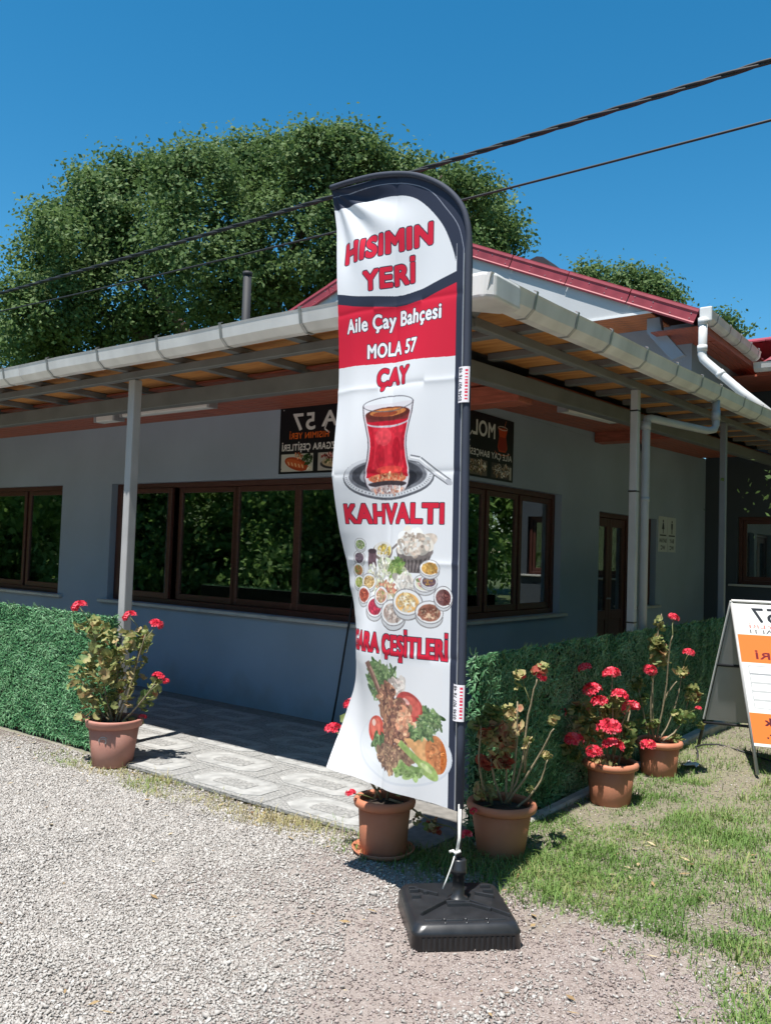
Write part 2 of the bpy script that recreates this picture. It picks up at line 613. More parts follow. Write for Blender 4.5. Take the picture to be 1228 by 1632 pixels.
    def material(self, name, rough=0.5, transl=0.0, spec=0.4, noise=0.0):
        im = bpy.data.images.new(name, self.w, self.h)
        a = np.ones((self.h, self.w, 4), np.float32)
        a[..., :3] = np.clip(self.im, 0, 1)
        im.pixels.foreach_set(a.ravel())
        im.update()
        im.pack()
        m = bpy.data.materials.new(name)
        m.use_nodes = True
        n, L = m.node_tree.nodes, m.node_tree.links
        b = n['Principled BSDF']
        b.inputs['Roughness'].default_value = rough
        b.inputs['Specular IOR Level'].default_value = spec
        uv = n.new('ShaderNodeUVMap')
        uv.uv_map = 'print'
        tx = n.new('ShaderNodeTexImage')
        tx.image = im
        L.new(uv.outputs[0], tx.inputs[0])
        L.new(tx.outputs[0], b.inputs['Base Color'])
        if transl:
            tr = n.new('ShaderNodeBsdfTranslucent')
            L.new(tx.outputs[0], tr.inputs[0])
            mx = n.new('ShaderNodeMixShader')
            mx.inputs[0].default_value = transl
            L.new(b.outputs[0], mx.inputs[1])
            L.new(tr.outputs[0], mx.inputs[2])
            L.new(mx.outputs[0], n['Material Output'].inputs[0])
        return m


def printed_panel(name, corners, thick, m_print, m_edge, parent=None):
    """flat board: corners bl, br, tr, tl of the printed face; thickness goes behind it"""
    c = [Vector(p) for p in corners]
    nrm = (c[1] - c[0]).cross(c[3] - c[0]).normalized()
    b = [p - nrm * thick for p in c]
    org = (c[0] + c[1]) / 2
    me = bpy.data.meshes.new(name)
    me.from_pydata([p - org for p in c + b], [], [(0, 1, 2, 3), (7, 6, 5, 4), (4, 5, 1, 0), (5, 6, 2, 1), (6, 7, 3, 2), (7, 4, 0, 3)])
    me.materials.append(m_print)
    me.materials.append(m_edge)
    me.polygons.foreach_set('material_index', [0, 1, 1, 1, 1, 1])
    uv = me.uv_layers.new(name='print')
    for li, co in zip(range(4), ((0, 0), (1, 0), (1, 1), (0, 1))):
        uv.data[li].uv = co
    me.update()
    return obj_from(name, me, parent, org)


# ------------------------------------------------------------------ ground
YW, XW = 5.85, -4.12            # outer faces of the two cafe walls
g = bpy.data.materials.new('yard_earth')
g.use_nodes = True
n, L = g.node_tree.nodes, g.node_tree.links
b = n['Principled BSDF']
b.inputs['Roughness'].default_value = 0.95
tc = n.new('ShaderNodeTexCoord')


def noise(scale, det=5):
    z = n.new('ShaderNodeTexNoise')
    z.inputs['Scale'].default_value = scale
    z.inputs['Detail'].default_value = det
    L.new(tc.outputs['Object'], z.inputs['Vector'])
    return z.outputs[0]


def ramp(src, stops):
    r = n.new('ShaderNodeValToRGB')
    while len(r.color_ramp.elements) < len(stops):
        r.color_ramp.elements.new(0.5)
    for e, (p, c) in zip(r.color_ramp.elements, stops):
        e.position = p
        e.color = (*c, 1)
    L.new(src, r.inputs[0])
    return r.outputs[0]


def mixc(f, a, bb):
    x = n.new('ShaderNodeMix')
    x.data_type = 'RGBA'
    L.new(f, x.inputs[0])
    L.new(a, x.inputs[6])
    L.new(bb, x.inputs[7])
    return x.outputs[2]


dirt = ramp(noise(35), [(0.3, (0.19, 0.145, 0.125)), (0.5, (0.27, 0.215, 0.19)), (0.7, (0.36, 0.30, 0.27))])
grit = ramp(noise(160, 2), [(0.35, (0.16, 0.125, 0.11)), (0.55, (0.31, 0.26, 0.235)), (0.72, (0.50, 0.46, 0.43))])
near = mixc(ramp(noise(4), [(0.4, (0.3, 0.3, 0.3)), (0.6, (0.8, 0.8, 0.8))]), dirt, grit)
dust = ramp(noise(90, 3), [(0.3, (0.24, 0.215, 0.195)), (0.55, (0.33, 0.305, 0.28)), (0.75, (0.42, 0.395, 0.365))])
dt = n.new('ShaderNodeVectorMath')                       # stone dust where the crushed stone lies
dt.operation = 'DOT_PRODUCT'
dt.inputs[1].default_value = (-1, -.55, 0)
L.new(tc.outputs['Object'], dt.inputs[0])
ad = n.new('ShaderNodeMath')
ad.operation = 'MULTIPLY_ADD'
ad.inputs[1].default_value = 1.2
L.new(noise(2.2), ad.inputs[0])
L.new(dt.outputs['Value'], ad.inputs[2])
dm = n.new('ShaderNodeMapRange')
dm.inputs[1].default_value = .8
dm.inputs[2].default_value = 2.4
L.new(ad.outputs[0], dm.inputs[0])
near = mixc(dm.outputs[0], near, dust)
turf = ramp(noise(9), [(0.3, (0.06, 0.085, 0.03)), (0.6, (0.10, 0.13, 0.045)), (0.8, (0.17, 0.16, 0.08))])
sp_ = n.new('ShaderNodeSeparateXYZ')
L.new(tc.outputs['Object'], sp_.inputs[0])
ga = n.new('ShaderNodeMath')
ga.operation = 'MULTIPLY_ADD'
ga.inputs[1].default_value = .9
L.new(noise(2.6, 6), ga.inputs[0])
L.new(sp_.outputs['Y'], ga.inputs[2])
gm = n.new('ShaderNodeMapRange')
gm.inputs[1].default_value = 3.75
gm.inputs[2].default_value = 4.35
gm.inputs[4].default_value = .62
L.new(ga.outputs[0], gm.inputs[0])
thatch = ramp(noise(60, 3), [(0.3, (0.10, 0.115, 0.05)), (0.55, (0.17, 0.17, 0.085)), (0.75, (0.29, 0.25, 0.15))])
near = mixc(gm.outputs[0], near, thatch)
vl = n.new('ShaderNodeVectorMath')
vl.operation = 'LENGTH'
L.new(tc.outputs['Object'], vl.inputs[0])
mr = n.new('ShaderNodeMapRange')
mr.inputs[1].default_value = 9
mr.inputs[2].default_value = 16
L.new(vl.outputs['Value'], mr.inputs[0])
L.new(mixc(mr.outputs[0], near, turf), b.inputs['Base Color'])
bp = n.new('ShaderNodeBump')
bp.inputs['Strength'].default_value = 0.8
bp.inputs['Distance'].default_value = 0.01
L.new(noise(110, 3), bp.inputs['Height'])
L.new(bp.outputs[0], b.inputs['Normal'])
# one sheet: fine in the middle with slight unevenness, coarse to the horizon
xs = np.concatenate([np.array([-300, -120, -50, -25, -12]), np.linspace(-8, 3, 89), np.array([6, 15, 40, 120, 300])])
ys = np.concatenate([np.array([-300, -120, -70, -50, -42, -36, -30, -25, -20, -12, -6]), np.linspace(-1, 11, 97), np.array([15, 25, 60, 150, 300])])
GX, GY = np.meshgrid(xs, ys)


def ground_z(x, y):
    z = (vnoise(x, y, 1.7, 3) - .5) * 0.035 + (vnoise(x, y, 5, 4) - .5) * 0.014
    z = z + 0.10 * np.exp(-(((x + 1.88) / .22) ** 2 + ((y - 7.0) / .3) ** 2))          # the small heap beside the trestle sign
    flat = np.clip((y - 3.69) / .1, 0, 1) * np.clip((-2.45 - x) / .15, 0, 1)
    z = z * (1 - flat) - 0.035 * flat
    far = np.clip((np.hypot(x, y) - 9) / 4, 0, 1)
    return z * (1 - far) - 0.004 + 11 * np.clip((-y - 20) / 22, 0, 1) ** 1.3  # rise behind the viewpoint, added to block sky in the window reflections


GZ = ground_z(GX, GY)
V = np.stack([GX, GY, GZ], -1).reshape(-1, 3)
nx, ny = len(xs), len(ys)
ii = (np.arange(ny - 1)[:, None] * nx + np.arange(nx - 1)).ravel()
me = fast_mesh('ground', V, np.stack([ii, ii + 1, ii + nx + 1, ii + nx], -1), None, [g], True)
tag(obj_from('ground', me), kind='structure')

# terrace with patterned paving slabs
mb = MB().box(-5.32, -2.52, 3.76, YW + .0, -.06, -.008).box(-16, -5.32, 4.0, YW, -.06, -.008).box(XW, -2.52, YW, 13.9, -.06, -.008)
terrace = tag(part('terrace', mb, M_joint, origin=(-4, 4.8, 0)), kind='structure')
PW, PH = 0.85, 0.378


def paver_mesh(name, x0, x1):
    q = MB().box(x0, x1, -PH / 2 + .003, PH / 2 - .003, 0, .020, 0)
    if x0 < -.3 and x1 > .3:
        def octo(a, bb, ch, z0, z1, mi):
            pl = [(-a + ch, -bb), (a - ch, -bb), (a, -bb + ch * .7), (a, bb - ch * .7), (a - ch, bb), (-a + ch, bb), (-a, bb - ch * .7), (-a, -bb + ch * .7)]
            q.prism(pl, lambda u, v, d: (u, v, d), z0, z1, mi)
        octo(.315, .150, .10, .0205, .0240, 1)
        octo(.155, .070, .02, .0245, .0262, 0)
    return q.mesh(name, [M_pebble, M_smooth], (0, 0, 0))


full = paver_mesh('paver', -PW / 2 + .003, PW / 2 - .003)
for r in range(6):
    cy = 3.85 + .100 + PH * r - .06
    off = 0.0 if r % 2 == 0 else PW / 2
    for k in range(9):
        cx = -8.35 + off + PW * k
        if cx > -2.95 or cy + PH / 2 > YW or (r == 0 and cx < -5.5): continue
        inst('paver', full, (cx, cy, -.008), terrace)
for r in range(4):
    for k in range(11):
        cx = -2.77 - PH * r
        cy = 6.32 + PW * k + (PW / 2 if r % 2 else 0)
        if cx - PH / 2 < XW - .02 or cy > 13.4: continue
        inst('paver', full, (cx, cy, -.008), terrace, (0, 0, PI / 2))
mb = MB().box(-2.36, -2.29, 3.98, 6.38, -.05, .022).box(-2.36, -2.27, 6.40, 8.7, -.05, .060).box(-2.36, -2.27, 8.72, 11, -.05, .05)
tag(part('kerb', mb, M_kerb, bevel=.012), kind='structure')

# ------------------------------------------------------------------ the cafe
cafe = thing('cafe_building', (XW, YW, 0), 'single storey blue grey cafe with red metal roof, brown windows and white gutters', 'building')
T = .24


def wall_y(x0, x1, z0, z1, holes, y):
    """front wall (faces -y) around openings (x0, x1, z0, z1), left to right"""
    q = MB()
    x = x0
    for a, bb, c, d in holes:
        q.box(x, a, y, y + T, z0, z1)
        if c > z0: q.box(a, bb, y, y + T, z0, c)
        q.box(a, bb, y, y + T, d, z1)
        x = bb
    q.box(x, x1, y, y + T, z0, z1)
    return q


def wall_x(y0, y1, z0, z1, holes, x):
    q = MB()
    y = y0
    for a, bb, c, d in holes:
        q.box(x - T, x, y, a, z0, z1)
        if c > z0: q.box(x - T, x, a, bb, z0, c)
        q.box(x - T, x, a, bb, d, z1)
        y = bb
    q.box(x - T, x, y, y1, z0, z1)
    return q


W1 = (-11.4, -9.40, .90, 2.23)
W2 = (-8.40, -4.62, .90, 2.22)
W3 = (6.35, 8.66, .93, 2.24)
D1 = (9.70, 10.86, .0, 2.12)
W4 = (11.05, 11.68, .93, 2.12)
ZT = 3.02
part('front_wall', wall_y(-15, XW, -.05, ZT, [W1, W2], YW), M_wall, cafe)
part('side_wall', wall_x(YW + T, 13.9, -.05, 3.2, [W3, D1, W4], XW), M_wall, cafe)
part('upper_wall', MB().box(-3.46 - T, -3.46, 11.0 + T, 13.9, 3.34, 4.62).box(-11.2, XW, 11.0, 11.0 + T, 3.0, 4.64).box(XW, -3.46, 11.0, 11.0 + T, 3.25, 4.64), M_wall, cafe)
part('porch_wall', wall_y(XW, -1.0, -.05, 4.4, [(-3.62, -1.2, 1.22, 2.27)], 13.9), M_porch_shade, cafe)
part('rear_wall', MB().box(-15, -14.76, YW + T, 13.9, -.05, ZT).box(-15, XW - T, 13.9, 14.14, -.05, 4.4), M_wall, cafe)
part('inner_floor', MB().box(-14.7, XW - T - .01, YW + T + .01, 13.85, -.02, .03), M_insfloor, cafe)
part('inner_partition', MB().box(-14.7, XW - T - .01, 9.6, 9.7, .03, 2.9), M_inside, cafe)
part('inner_partition', MB().box(XW, -.8, 15.2, 15.3, -.05, 4.3).box(-1.0, -.8, 14.15, 15.2, -.05, 4.3), M_inside, cafe)
part('inner_ceiling', MB().box(-14.7, XW - T - .01, YW + T + .01, 10.9, 2.78, 2.88), M_inside, cafe)


def window(kind, ax, a0, a1, z0, z1, plane, sashes, fw_=.055):
    """ax 'y': wall faces -y and a is x; ax 'x': wall faces +x and a is y. sashes: (a0, a1, depth)"""
    def B(q, u0, u1, d0, d1, w0, w1, mi=0):
        if ax == 'y': q.box(u0, u1, plane + d0, plane + d1, w0, w1, mi)
        else: q.box(plane - d1, plane - d0, u0, u1, w0, w1, mi)
    f = MB()
    B(f, a0, a0 + fw_, .08, .17, z0, z1)
    B(f, a1 - fw_, a1, .08, .17, z0, z1)
    B(f, a0 + fw_, a1 - fw_, .08, .17, z1 - fw_, z1)
    B(f, a0 + fw_, a1 - fw_, .08, .17, z0, z0 + fw_)
    w = part(kind, f, M_frame, cafe, bevel=.004)
    for (s0, s1, dp) in sashes:
        k = .055
        q = MB()
        B(q, s0, s0 + k, dp, dp + .045, z0 + fw_ + .002, z1 - fw_ - .002)
        B(q, s1 - k, s1, dp, dp + .045, z0 + fw_ + .002, z1 - fw_ - .002)
        B(q, s0 + k, s1 - k, dp, dp + .045, z1 - fw_ - k, z1 - fw_ - .002)
        B(q, s0 + k, s1 - k, dp, dp + .045, z0 + fw_ + .002, z0 + fw_ + k + .01)
        part('sash', q, M_frame, w, bevel=.004)
        q = MB()
        B(q, s0 + k - .004, s1 - k + .004, dp + .018, dp + .024, z0 + fw_ + k + .006, z1 - fw_ - k + .004)
        part('pane', q, M_glass, w)
    if kind == 'window':
        q = MB()
        B(q, a0 - .12, a1 + .12, -.05, .10, z0 - .035, z0 - .002)
        part('sill', q, M_sill, w, bevel=.005)
    return w


window('window', 'y', *W1, YW, [(-11.34, -10.37, .10), (-10.32, -9.456, .10)])
window('window', 'y', *W2, YW, [(-8.34, -7.40, .06), (-7.345, -6.44, .12), (-6.46, -5.58, .12), (-5.60, -4.68, .11)])
window('window', 'x', *W3, XW, [(6.41, 7.16, .10), (7.20, 7.84, .10), (7.88, 8.60, .10)])
window('window', 'x', *W4, XW, [(11.11, 11.62, .10)])
window('window', 'y', -3.62, -1.2, 1.22, 2.27, 13.9, [(-3.56, -2.4, .10), (-2.36, -1.26, .10)])
# door: two leaves, glass over a timber bottom
q = MB()
q.box(XW - .17, XW - .08, 9.70, 9.76, 0, 2.12).box(XW - .17, XW - .08, 10.80, 10.86, 0, 2.12).box(XW - .17, XW - .08, 9.76, 10.80, 2.06, 2.12)
door = part('door', q, M_frame, cafe, bevel=.004)
for s0, s1 in ((9.765, 10.28), (10.285, 10.795)):
    q = MB()
    x0, x1 = XW - .15, XW - .105
    q.box(x0, x1, s0, s0 + .09, .03, 2.055).box(x0, x1, s1 - .09, s1, .03, 2.055).box(x0, x1, s0 + .09, s1 - .09, 1.95, 2.055)
    q.box(x0, x1, s0 + .09, s1 - .09, .03, .14).box(x0, x1, s0 + .09, s1 - .09, .78, .90).box(x0 + .012, x1 - .012, s0 + .09, s1 - .09, .14, .78)
    part('leaf', q, M_frame, door, bevel=.004)
    part('pane', MB().box(XW - .13, XW - .124, s0 + .086, s1 - .086, .896, 1.954), M_glass, door)
part('handle', MB().tube([(XW - .105, 10.235, 1.05), (XW - .06, 10.235, 1.05), (XW - .06, 10.12, 1.05)], .009), M_galv, door, True)

# canopy: beams, rafters, ceiling panels, gutters. The side wing rises slightly along the wall
RISE = .032


def zr(y, z): return z + RISE * max(0, y - 3.6)


part('outer_beam', MB().box(-16, -2.45, 3.93, 3.99, 2.805, 2.862), M_steel, cafe, bevel=.004)
part('inner_beam', MB().box(-16, -3.02, 4.47, 4.57, 2.700, 2.822), M_steel, cafe, bevel=.004)


def slope_beam(name, x0, x1, y0, y1, z0, z1, m_=None, bev=.004):
    q = MB().hexa([(x0, y0, zr(y0, z0)), (x1, y0, zr(y0, z0)), (x1, y1, zr(y1, z0)), (x0, y1, zr(y1, z0))],
                  [(x0, y0, zr(y0, z1)), (x1, y0, zr(y0, z1)), (x1, y1, zr(y1, z1)), (x0, y1, zr(y1, z1))])
    return part(name, q, m_ or M_steel, cafe, bevel=bev)


slope_beam('outer_beam', -2.505, -2.448, 3.995, 13.6, 2.805, 2.862)
slope_beam('inner_beam', -3.08, -2.98, 4.575, 13.6, 2.700, 2.822)
# rafters of the front wing run in y, those of the side wing in x
raf = []
x = -3.69
while x > -15:
    part('rafter', MB().box(x - .036, x + .036, 3.66, 4.92, 2.865, 2.912), M_steel, cafe, bevel=.003)
    raf.append(x)
    x -= .62
part('rafter', MB().box(-3.106, -3.034, 3.66, 4.92, 2.865, 2.912), M_steel, cafe, bevel=.003)
raf = [-3.07] + raf
for a, c in zip(raf[:-1], raf[1:]):
    part('ceiling_panel', MB().box(c + .004, a - .004, 3.66, 4.95, 2.914, 2.926), M_ply, cafe)
yr = [4.52 + .62 * k for k in range(15)]
for y in yr:
    z = zr(y, 0)
    part('rafter', MB().box(-3.02, -2.16, y - .036, y + .036, z + 2.865, z + 2.912), M_steel, cafe, bevel=.003)
for a, c in zip([3.66] + yr[:-1], yr):
    za, zc = zr(a, 2.914), zr(c, 2.914)
    q = MB().hexa([(-3.06, a + .004, za), (-2.15, a + .004, za), (-2.15, c - .004, zc), (-3.06, c - .004, zc)],
                  [(-3.06, a + .004, za + .012), (-2.15, a + .004, za + .012), (-2.15, c - .004, zc + .012), (-3.06, c - .004, zc + .012)])
    part('ceiling_panel', q, M_ply, cafe)
part('rafter', MB().hexa([(-2.20, 3.64, 2.868), (-2.14, 3.70, 2.868), (-3.00, 4.56, 2.868), (-3.06, 4.50, 2.868)],
                         [(-2.20, 3.64, 2.912), (-2.14, 3.70, 2.912), (-3.00, 4.56, 2.912), (-3.06, 4.50, 2.912)]), M_steel, cafe, bevel=.003)
# deck sheet over the canopy and over the flat front part
part('canopy_deck', MB().box(-16, XW, 3.80, 11.0, 2.972, 2.982), M_steel, cafe)
q = MB().hexa([(XW, 3.80, 2.978), (-2.30, 3.80, 2.978), (-2.30, 13.7, zr(13.7, 2.972)), (XW, 13.7, zr(13.7, 2.972))],
              [(XW, 3.80, 2.988), (-2.30, 3.80, 2.988), (-2.30, 13.7, zr(13.7, 2.982)), (XW, 13.7, zr(13.7, 2.982))])
part('canopy_deck', q, M_steel, cafe)
# timber soffit, board by board
bw = .098
y = 4.60
while y < YW - .02:
    y1 = min(y + bw - .011, YW - .003)
    xe = -3.09
    for (xa, xb) in ((-15.5, -9.6), (-9.595, -6.2), (-6.195, xe)):
        part('soffit_board', MB().box(xa, xb, y, y1, 2.885, 2.905), M_soffit, cafe, bevel=.003)
    y += bw
x = -3.095
while x > XW + .02:
    x0 = max(x - bw + .006, XW + .003)
    for ya, yb in ((YW + .01, 9.4), (9.405, 13.6)):
        za, zb = zr(ya, 2.86), zr(yb, 2.86)
        q = MB().hexa([(x0, ya, za), (x, ya, za), (x, yb, zb), (x0, yb, zb)], [(x0, ya, za + .02), (x, ya, za + .02), (x, yb, zb + .02), (x0, yb, zb + .02)])
        part('soffit_board', q, M_soffit2, cafe, bevel=.003)
    x -= bw
q = MB().box(-3.98, -3.10, 5.72, 5.95, 2.735, 2.875)
part('boxed_beam', q, M_soffit, cafe, bevel=.006)
part('boxed_beam', MB().box(XW + .003, -3.10, 9.5, 9.73, 2.93, 3.06), M_soffit, cafe, bevel=.006)

# gutters: a thin trough swept along the eaves
GP = [(0, .118), (0, .006), (.006, 0), (.062, 0), (.108, .040), (.122, .108), (.128, .122), (.118, .124), (.113, .110), (.100, .045), (.058, .007), (.007, .007), (.007, .118)]


def gutter(a, d, side, parent=cafe, prof=GP, m_=M_gutter, ends=True):
    """from point a to point d (world), side: outward unit vector"""
    a, d, side = Vector(a), Vector(d), Vector(side)
    q = MB()
    rings = []
    nn = max(2, int((d - a).length / .7))
    for i in range(nn + 1):
        p = a.lerp(d, i / nn)
        sag = -.004 * math.sin(i * 2.1)
        rings.append([p + side * u + Vector((0, 0, w + sag)) for u, w in prof])
    q.sweep(lambda i: rings[i], nn + 1, len(prof), 0, False)
    if ends:
        for rg in (rings[0], rings[-1]):
            q.add([rg[k] for k in range(7)], [tuple(range(7))])
    return part('gutter', q, m_, parent)


def bracket(par, p, side, along, prof=GP):
    p, side, along = Vector(p), Vector(side), Vector(along)
    out = [(u + (.004 if i > 1 else -.004), w - (.004 if 1 < i < 4 else 0)) for i, (u, w) in enumerate(prof[:7])]
    out[0] = (-.004, .150)
    out[6] = (out[6][0], .134)
    out.append((.112, .142))
    q = MB()
    pts = []
    for u, w in out[1:]:
        pts.append(p + side * u + Vector((0, 0, w)))
    for e, f in zip(pts[:-1], pts[1:]):
        t = (f - e).normalized()
        nr = t.cross(along).normalized() * .002
        h = along * .011
        q.hexa([e - h - nr, e + h - nr, f + h - nr, f - h - nr], [e - h + nr, e + h + nr, f + h + nr, f - h + nr])
    return part('bracket', q, M_galv, par)


ZG = 2.835
g1 = gutter((-16, 3.722, ZG), (-2.25, 3.722, ZG), (0, -1, 0))
for x in (-13.4, -12.75, -12.1, -11.4, -10.75, -10.1, -9.4, -8.75, -8.05, -7.4, -6.74, -6.09, -5.43, -4.74, -4.10, -3.41, -2.72):
    bracket(g1, (x, 3.722, ZG), (0, -1, 0), (1, 0, 0))
# joint collar near the left edge of the frame
q = MB()
rgs = []
for x in (-6.66, -6.50):
    rgs.append([Vector((x, 3.722 - (u + (.004 if i > 1 else -.004)), ZG + w - .003)) for i, (u, w) in enumerate(GP[:7])] + [Vector((x, 3.722 - u, ZG + w)) for u, w in GP[7:]])
part('joint_collar', q.sweep(lambda i: rgs[i], 2, 13, 0, True), M_gutter, g1)
g2 = gutter((-2.248, 3.60, ZG), (-2.248, 13.6, zr(13.6, ZG)), (1, 0, 0))
for y in (4.09, 4.62, 5.14, 5.78, 6.43, 7.05, 7.59, 8.35, 9.01, 9.7, 10.4, 11.1, 11.8, 12.5):
    bracket(g2, (-2.248, y, zr(y, ZG)), (1, 0, 0), (0, 1, 0))
part('corner_piece', MB().prism([(-2.40, 3.715), (-2.40, 3.592), (-2.16, 3.585), (-2.112, 3.63), (-2.112, 3.90), (-2.24, 3.90)], lambda a, c, d: (a, c, d), ZG - .008, ZG + .130), M_gutter, g2, bevel=.02, seg=3)

# posts
def post(x, y, ztop, w=.06, m_=M_post):
    o = part('post', MB().box(x - w / 2, x + w / 2, y - w / 2, y + w / 2, 0, ztop), m_, cafe, bevel=.008, seg=2)
    part('foot_plate', MB().box(x - .075, x + .075, y - .075, y + .075, .0, .012), m_, o)
    return o


post(-5.47, 3.975, 2.803, .075)
post(-9.9, 3.96, 2.803, .075)
p2 = post(-2.478, 6.50, zr(6.5, 2.803), .062)
for z in (1.05, 2.08, 2.72):
    part('tie', MB().box(-2.511, -2.445, 6.465, 6.535, z, z + .012), M_black, p2)
post(-2.478, 8.95, zr(8.95, 2.803), .062, M_postdark)
# downpipes
dp = MB().tube([(-2.19, 7.66, zr(7.66, ZG) + .01), (-2.19, 7.66, 2.76), (-2.20, 7.64, 2.715), (-2.24, 7.58, 2.70), (-2.44, 6.74, 2.70), (-2.452, 6.69, 2.69), (-2.455, 6.68, 2.65), (-2.455, 6.68, .02)], .033, 12)
dpo = part('downpipe', dp, M_pipe_grey, cafe, True)
for p, h in (((-2.19, 7.66, 2.80), .09), ((-2.455, 6.68, 2.60), .07), ((-2.455, 6.68, 2.02), .03)):
    part('collar', MB().tube([p, (p[0], p[1], p[2] + h)], .038, 12), M_pipe_grey, dpo, True)

# gable roof over the rear block
AX, AZ_ = -7.32, 6.42
EZ, EX = 4.545, -3.10
LX, LZ = -11.6, 4.92
YG = 10.16


def rake(t, right=True):
    a = Vector((AX, YG, AZ_))
    e = Vector((EX, YG, EZ)) if right else Vector((LX, YG, LZ))
    return a.lerp(e, t)


for right in (True, False):
    nseg = 5
    for k in range(nseg):
        a, c = rake(k / nseg, right), rake((k + 1) / nseg - .003, right)
        t = (c - a).normalized()
        dn = Vector((-t.z, 0, t.x)) if not right else Vector((t.z, 0, -t.x))
        if dn.z > 0: dn = -dn
        q = MB()
        off = .004 * (k % 2)
        prof = [(-.012, .0), (-.018, .03), (-.006, .05), (-.006, .150), (-.018, .165), (-.012, .185), (.012, .185), (.0, .15), (.0, .05), (.10, .0), (.10, -.012), (-.012, -.012)]
        rings = [[p + dn * w + Vector((0, u - off, 0)) for u, w in prof] for p in (a, c)]
        q.sweep(lambda i: rings[i], 2, len(prof))
        o = part('barge_board', q, M_red, cafe)
        for s in (.08, .36, .64, .92):
            for w in (.07, .13):
                if random.random() < .6:
                    p = a.lerp(c, s) + dn * w + Vector((0, -.006 - off, 0))
                    part('screw', MB().lathe([(0, .0), (.008, .0), (.006, .006), (0, .008)], (0, 0, 0), 6), M_galv, o).location = p - ORG[o.name]


def corrugated(name, p00, p10, p01, nrm, pitch=.18, h=.022, m_=M_red, thick=.006):
    """sheet from eave line p00-p10 up to p01; ribs run up the slope"""
    p00, p10, p01, nrm = map(Vector, (p00, p10, p01, nrm))
    Lx = (p10 - p00).length
    k = int(Lx / pitch) * 6
    q = MB()
    vs, fs = [], []
    for i in range(k + 1):
        w = h * .5 * (1 - math.cos(i * PI / 3)) ** 1.0
        for s in (0, 1):
            for z in (0, -thick):
                vs.append(p00.lerp(p10, i / k) + (p01 - p00) * s + nrm * (w + z))
    for i in range(k):
        a = i * 4
        fs += [(a, a + 4, a + 6, a + 2), (a + 1, a + 3, a + 7, a + 5), (a, a + 1, a + 5, a + 4), (a + 2, a + 6, a + 7, a + 3)]
    q.add(vs, fs)
    return part(name, q, m_, cafe, True)


YR = 16.0
nr = Vector((AZ_ - EZ, 0, EX - AX)).normalized()
nr = nr if nr.z > 0 else -nr
corrugated('roof_sheet', (EX, YG + .02, EZ), (EX, YR, EZ), (AX, YG + .02, AZ_), nr)
nl = Vector((-(AZ_ - LZ), 0, AX - LX)).normalized()
nl = nl if nl.z > 0 else -nl
corrugated('roof_sheet', (LX, YG + .02, LZ), (LX, YR, LZ), (AX, YG + .02, AZ_), nl)
part('ridge_cap', MB().tube([(AX, YG - .02, AZ_ - .01), (AX, YR, AZ_ - .01)], .09, 10), M_red, cafe, True)
# plastered gable triangle and the timber soffit under its overhang
sl_r, sl_l = (AZ_ - EZ) / (EX - AX), (AZ_ - LZ) / (AX - LX)
zb = 4.625
xr, xl = EX - (zb - (EZ - .12)) / sl_r + .0, LX + .25
xr = AX + (AZ_ - .10 - zb) / sl_r
part('gable_plaster', MB().prism([(xl, zb), (xr, zb), (AX, AZ_ - .10), (xl, AZ_ - .10 - sl_l * (AX - xl))], lambda a, c, d: (a, d, c), YG + .03, YG + .09), M_gable, cafe)
part('drip_edge', MB().box(xl, xr + .05, YG + .015, YG + .028, zb - .02, zb + .012), M_white, cafe)
y = YG + .095
k = 0
while y < 10.98:
    y1 = min(y + .11, 10.995)
    part('eave_board', MB().box(-11.2, -3.74, y, y1 - .006, zb - .002, zb + .016), M_eave, cafe, bevel=.003)
    y += .11
part('eave_bracket', MB().prism([(-3.86, 4.62), (-3.70, 4.62), (-3.67, 4.46), (-3.38, 4.10), (-3.54, 4.05), (-3.86, 4.44)], lambda a, c, d: (a, d, c), 10.46, 10.56), M_wall, cafe, bevel=.004)
# eave soffit boards along the right eave
x = EX - .03
while x > -3.45:
    x0 = max(x - .105, -3.457)
    part('eave_board', MB().box(x0 + .006, x, 11.0, 13.88, 4.36, 4.378), M_soffit2, cafe, bevel=.003)
    x -= .105
part('eave_return', MB().box(-3.735, EX - .03, YG + .10, 10.995, 4.37, 4.385), M_soffit2, cafe)
part('fascia', MB().box(EX - .028, EX - .004, YG + .05, 13.2, 4.33, EZ - .03), M_soffit2, cafe)
g3 = gutter((EX, YG + .0, EZ - .13), (EX, 12.52, EZ - .15), (1, 0, 0))
for y in (10.45, 11.0, 11.5, 12.0, 12.4):
    bracket(g3, (EX, y, EZ - .14), (1, 0, 0), (0, 1, 0))
part('gutter_outlet', MB().box(EX - .0, EX + .145, YG - .05, YG - .005, EZ - .16, EZ + .02), M_pipe, g3, bevel=.015, seg=2)
up_ = part('downpipe', MB().tube([(-3.05, 10.10, EZ - .13), (-3.052, 10.10, 4.10), (-3.058, 10.10, 3.99), (-3.04, 10.10, 3.935), (-3.00, 10.10, 3.89), (-2.60, 10.10, 3.50), (-2.25, 10.10, 3.19)], .050, 14), M_pipe, cafe, True)
part('collar', MB().tube([(-3.054, 10.10, 4.03), (-3.056, 10.10, 4.10)], .057, 14), M_pipe, up_, True)
part('collar', MB().tube([(-2.86, 10.10, 3.755), (-2.82, 10.10, 3.716)], .056, 14), M_pipe, up_, True)
part('collar', MB().tube([(-3.05, 10.10, EZ - .20), (-3.05, 10.10, EZ - .12)], .058, 14), M_pipe, up_, True)

